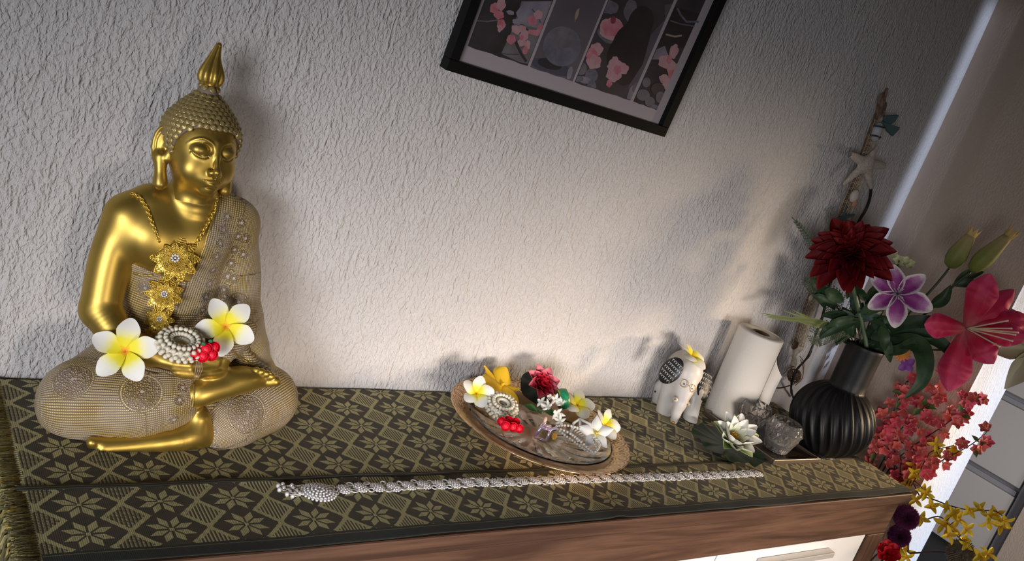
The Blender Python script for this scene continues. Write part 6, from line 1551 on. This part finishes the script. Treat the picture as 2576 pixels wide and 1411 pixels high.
branch([(2255, 1260, X2), (2290, 1225, X2), (2330, 1155, X2), (2345, 1135, X2), (2400, 1120, X2)], 'yellow forsythia branch with upright tip among the coral blossoms', [(2355, 1115), (2300, 1168), (2285, 1215), (2398, 1125), (2362, 1146), (2320, 1228), (2302, 1190), (2330, 1240), (2305, 1258)], group='forsythia branches', metas=(fb1, fb2), name='forsythia_branch')
branch([(2240, 1262, X2 + .02), (2320, 1250, X2 + .02), (2390, 1272, X2 + .02), (2440, 1283, X2 + .02), (2500, 1285, X2 + .02), (2525, 1300, X2 + .02)], 'long yellow forsythia branch reaching right over the drawers', [(2342, 1276), (2440, 1280), (2468, 1282), (2484, 1310), (2510, 1292), (2528, 1308), (2490, 1298), (2400, 1290), (2385, 1275), (2520, 1325)], group='forsythia branches', metas=(fb1, fb2), name='forsythia_branch')
branch([(2230, 1300, X2 + .03), (2310, 1310, X2 + .03), (2365, 1300, X2 + .03), (2400, 1340, X2 + .03), (2450, 1385, X2 + .03), (2480, 1408, X2 + .03)], 'lower yellow forsythia branch above the dried flower head', [(2316, 1300), (2375, 1320), (2395, 1330), (2405, 1290), (2412, 1305), (2430, 1330), (2385, 1345), (2420, 1355), (2435, 1365), (2470, 1400), (2484, 1395)], group='forsythia branches', metas=(fb1, fb2), name='forsythia_branch')
branch([(2225, 1330, X2), (2250, 1370, X2), (2270, 1400, X2)], 'short yellow forsythia branch at the lower corner of the sideboard', [(2262, 1372), (2275, 1380), (2258, 1395), (2280, 1400), (2245, 1400)], group='forsythia branches', metas=(fb1, fb2), name='forsythia_branch')
def pom(u, v, x, R, col, n, label, name='pompom_flower', stemto=None, L=.35, fat=.0011, col2=None):
    c = atX(u, v, x); t0 = empty(name, root_at(c), label, 'flower'); m = MT(name + '_fibre', col, .9); m.speckle(col, col2 or tuple(k * 1.8 for k in col), 120); mb = MB().ball((0, 0, 0), R * .7, 12, 8)
    for k in range(n):
        z = 1 - 2 * (k + .5) / n; a = k * 2.39996; r = math.sqrt(1 - z * z); d = Vector((r * math.cos(a), r * math.sin(a), z)); q = R * rb2.uniform(.88, 1.06); s = d.orthogonal().normalized() * fat
        i0 = len(mb.V); mb.add([tuple(d * R * .6 - s), tuple(d * R * .6 + s), tuple(d * q + s * .4), tuple(d * q - s * .4)], [[0, 1, 2, 3]]); s = d.cross(s); mb.add([tuple(d * R * .6 - s), tuple(d * R * .6 + s), tuple(d * q + s * .4), tuple(d * q - s * .4)], [[0, 1, 2, 3]])
    mb.obj('flower_head', m, t0, False); e = [c, c + np.array((-.02, .01, -.10)), np.array((2.10, -.20, -.845))] if stemto is None else stemto
    wobj('stem', MB().tube(spline(e, 6), .0022, 6), M_bk, t0); return t0
pom(2280, 1302, 2.13, .030, (.13, .014, .07), 2200, 'upper purple woolly flower head beside the sideboard corner', col2=(.20, .03, .11)); pom(2262, 1348, 2.125, .027, (.11, .010, .065), 2200, 'lower purple woolly flower head beside the sideboard', col2=(.17, .02, .10))
dcx = atX(2418, 1392, 2.20); pom(2418, 1392, 2.20, .034, (.16, .12, .08), 700, 'dried brown thistle flower head on a thick stem', 'dried_flower_head', [dcx, atX(2360, 1388, 2.19), atX(2290, 1392, 2.17), atX(2240, 1402, 2.14), np.array((2.10, -.30, -.845))], fat=.0016, col2=(.34, .28, .20))
M_red = petal_mat('scarlet_petal', [(0, (.30, .0, .005)), (1, (.60, .008, .02))]); rpm = petal_mesh('petal', M_red, .034, .030, 7, 5, base=.3, cup=.2, curl=.2, wave=.06)
for (u, v, lab) in ((2232, 1392, 'scarlet silk flower at the lower right corner of the sideboard'),):
    c = atX(u, v, 2.10); t0 = empty('red_silk_flower', root_at(c), lab, 'flower', rot=face_rot(to_cam(c, .3, .2), 0)); ring_of(t0, 'petal', rpm, 6, .3); ring_of(t0, 'petal', rpm, 5, .8, sc=.7); wobj('stem', MB().tube([c, c + np.array((-.005, .01, -.2)), np.array((2.09, -.30, -.845))], .0022, 6), M_bk, t0)
# floor vase that carries the stems, hidden from here behind the sideboard end
M_fv = MT('grey_floor_vase', (.16, .16, .17), .4); fvs = empty('floor_vase', (2.105, -.25, -.85), 'grey floor vase behind the end of the sideboard holding the blossom branches', 'vase')
MB().lathe([(.04, 0), (.050, .004), (.058, .10), (.052, .22), (.034, .30), (.032, .34), (.036, .345), (.030, .345), (.027, .30), (.045, .20), (.045, .02), (.002, .015)], 40).obj('ceramic', M_fv, fvs)
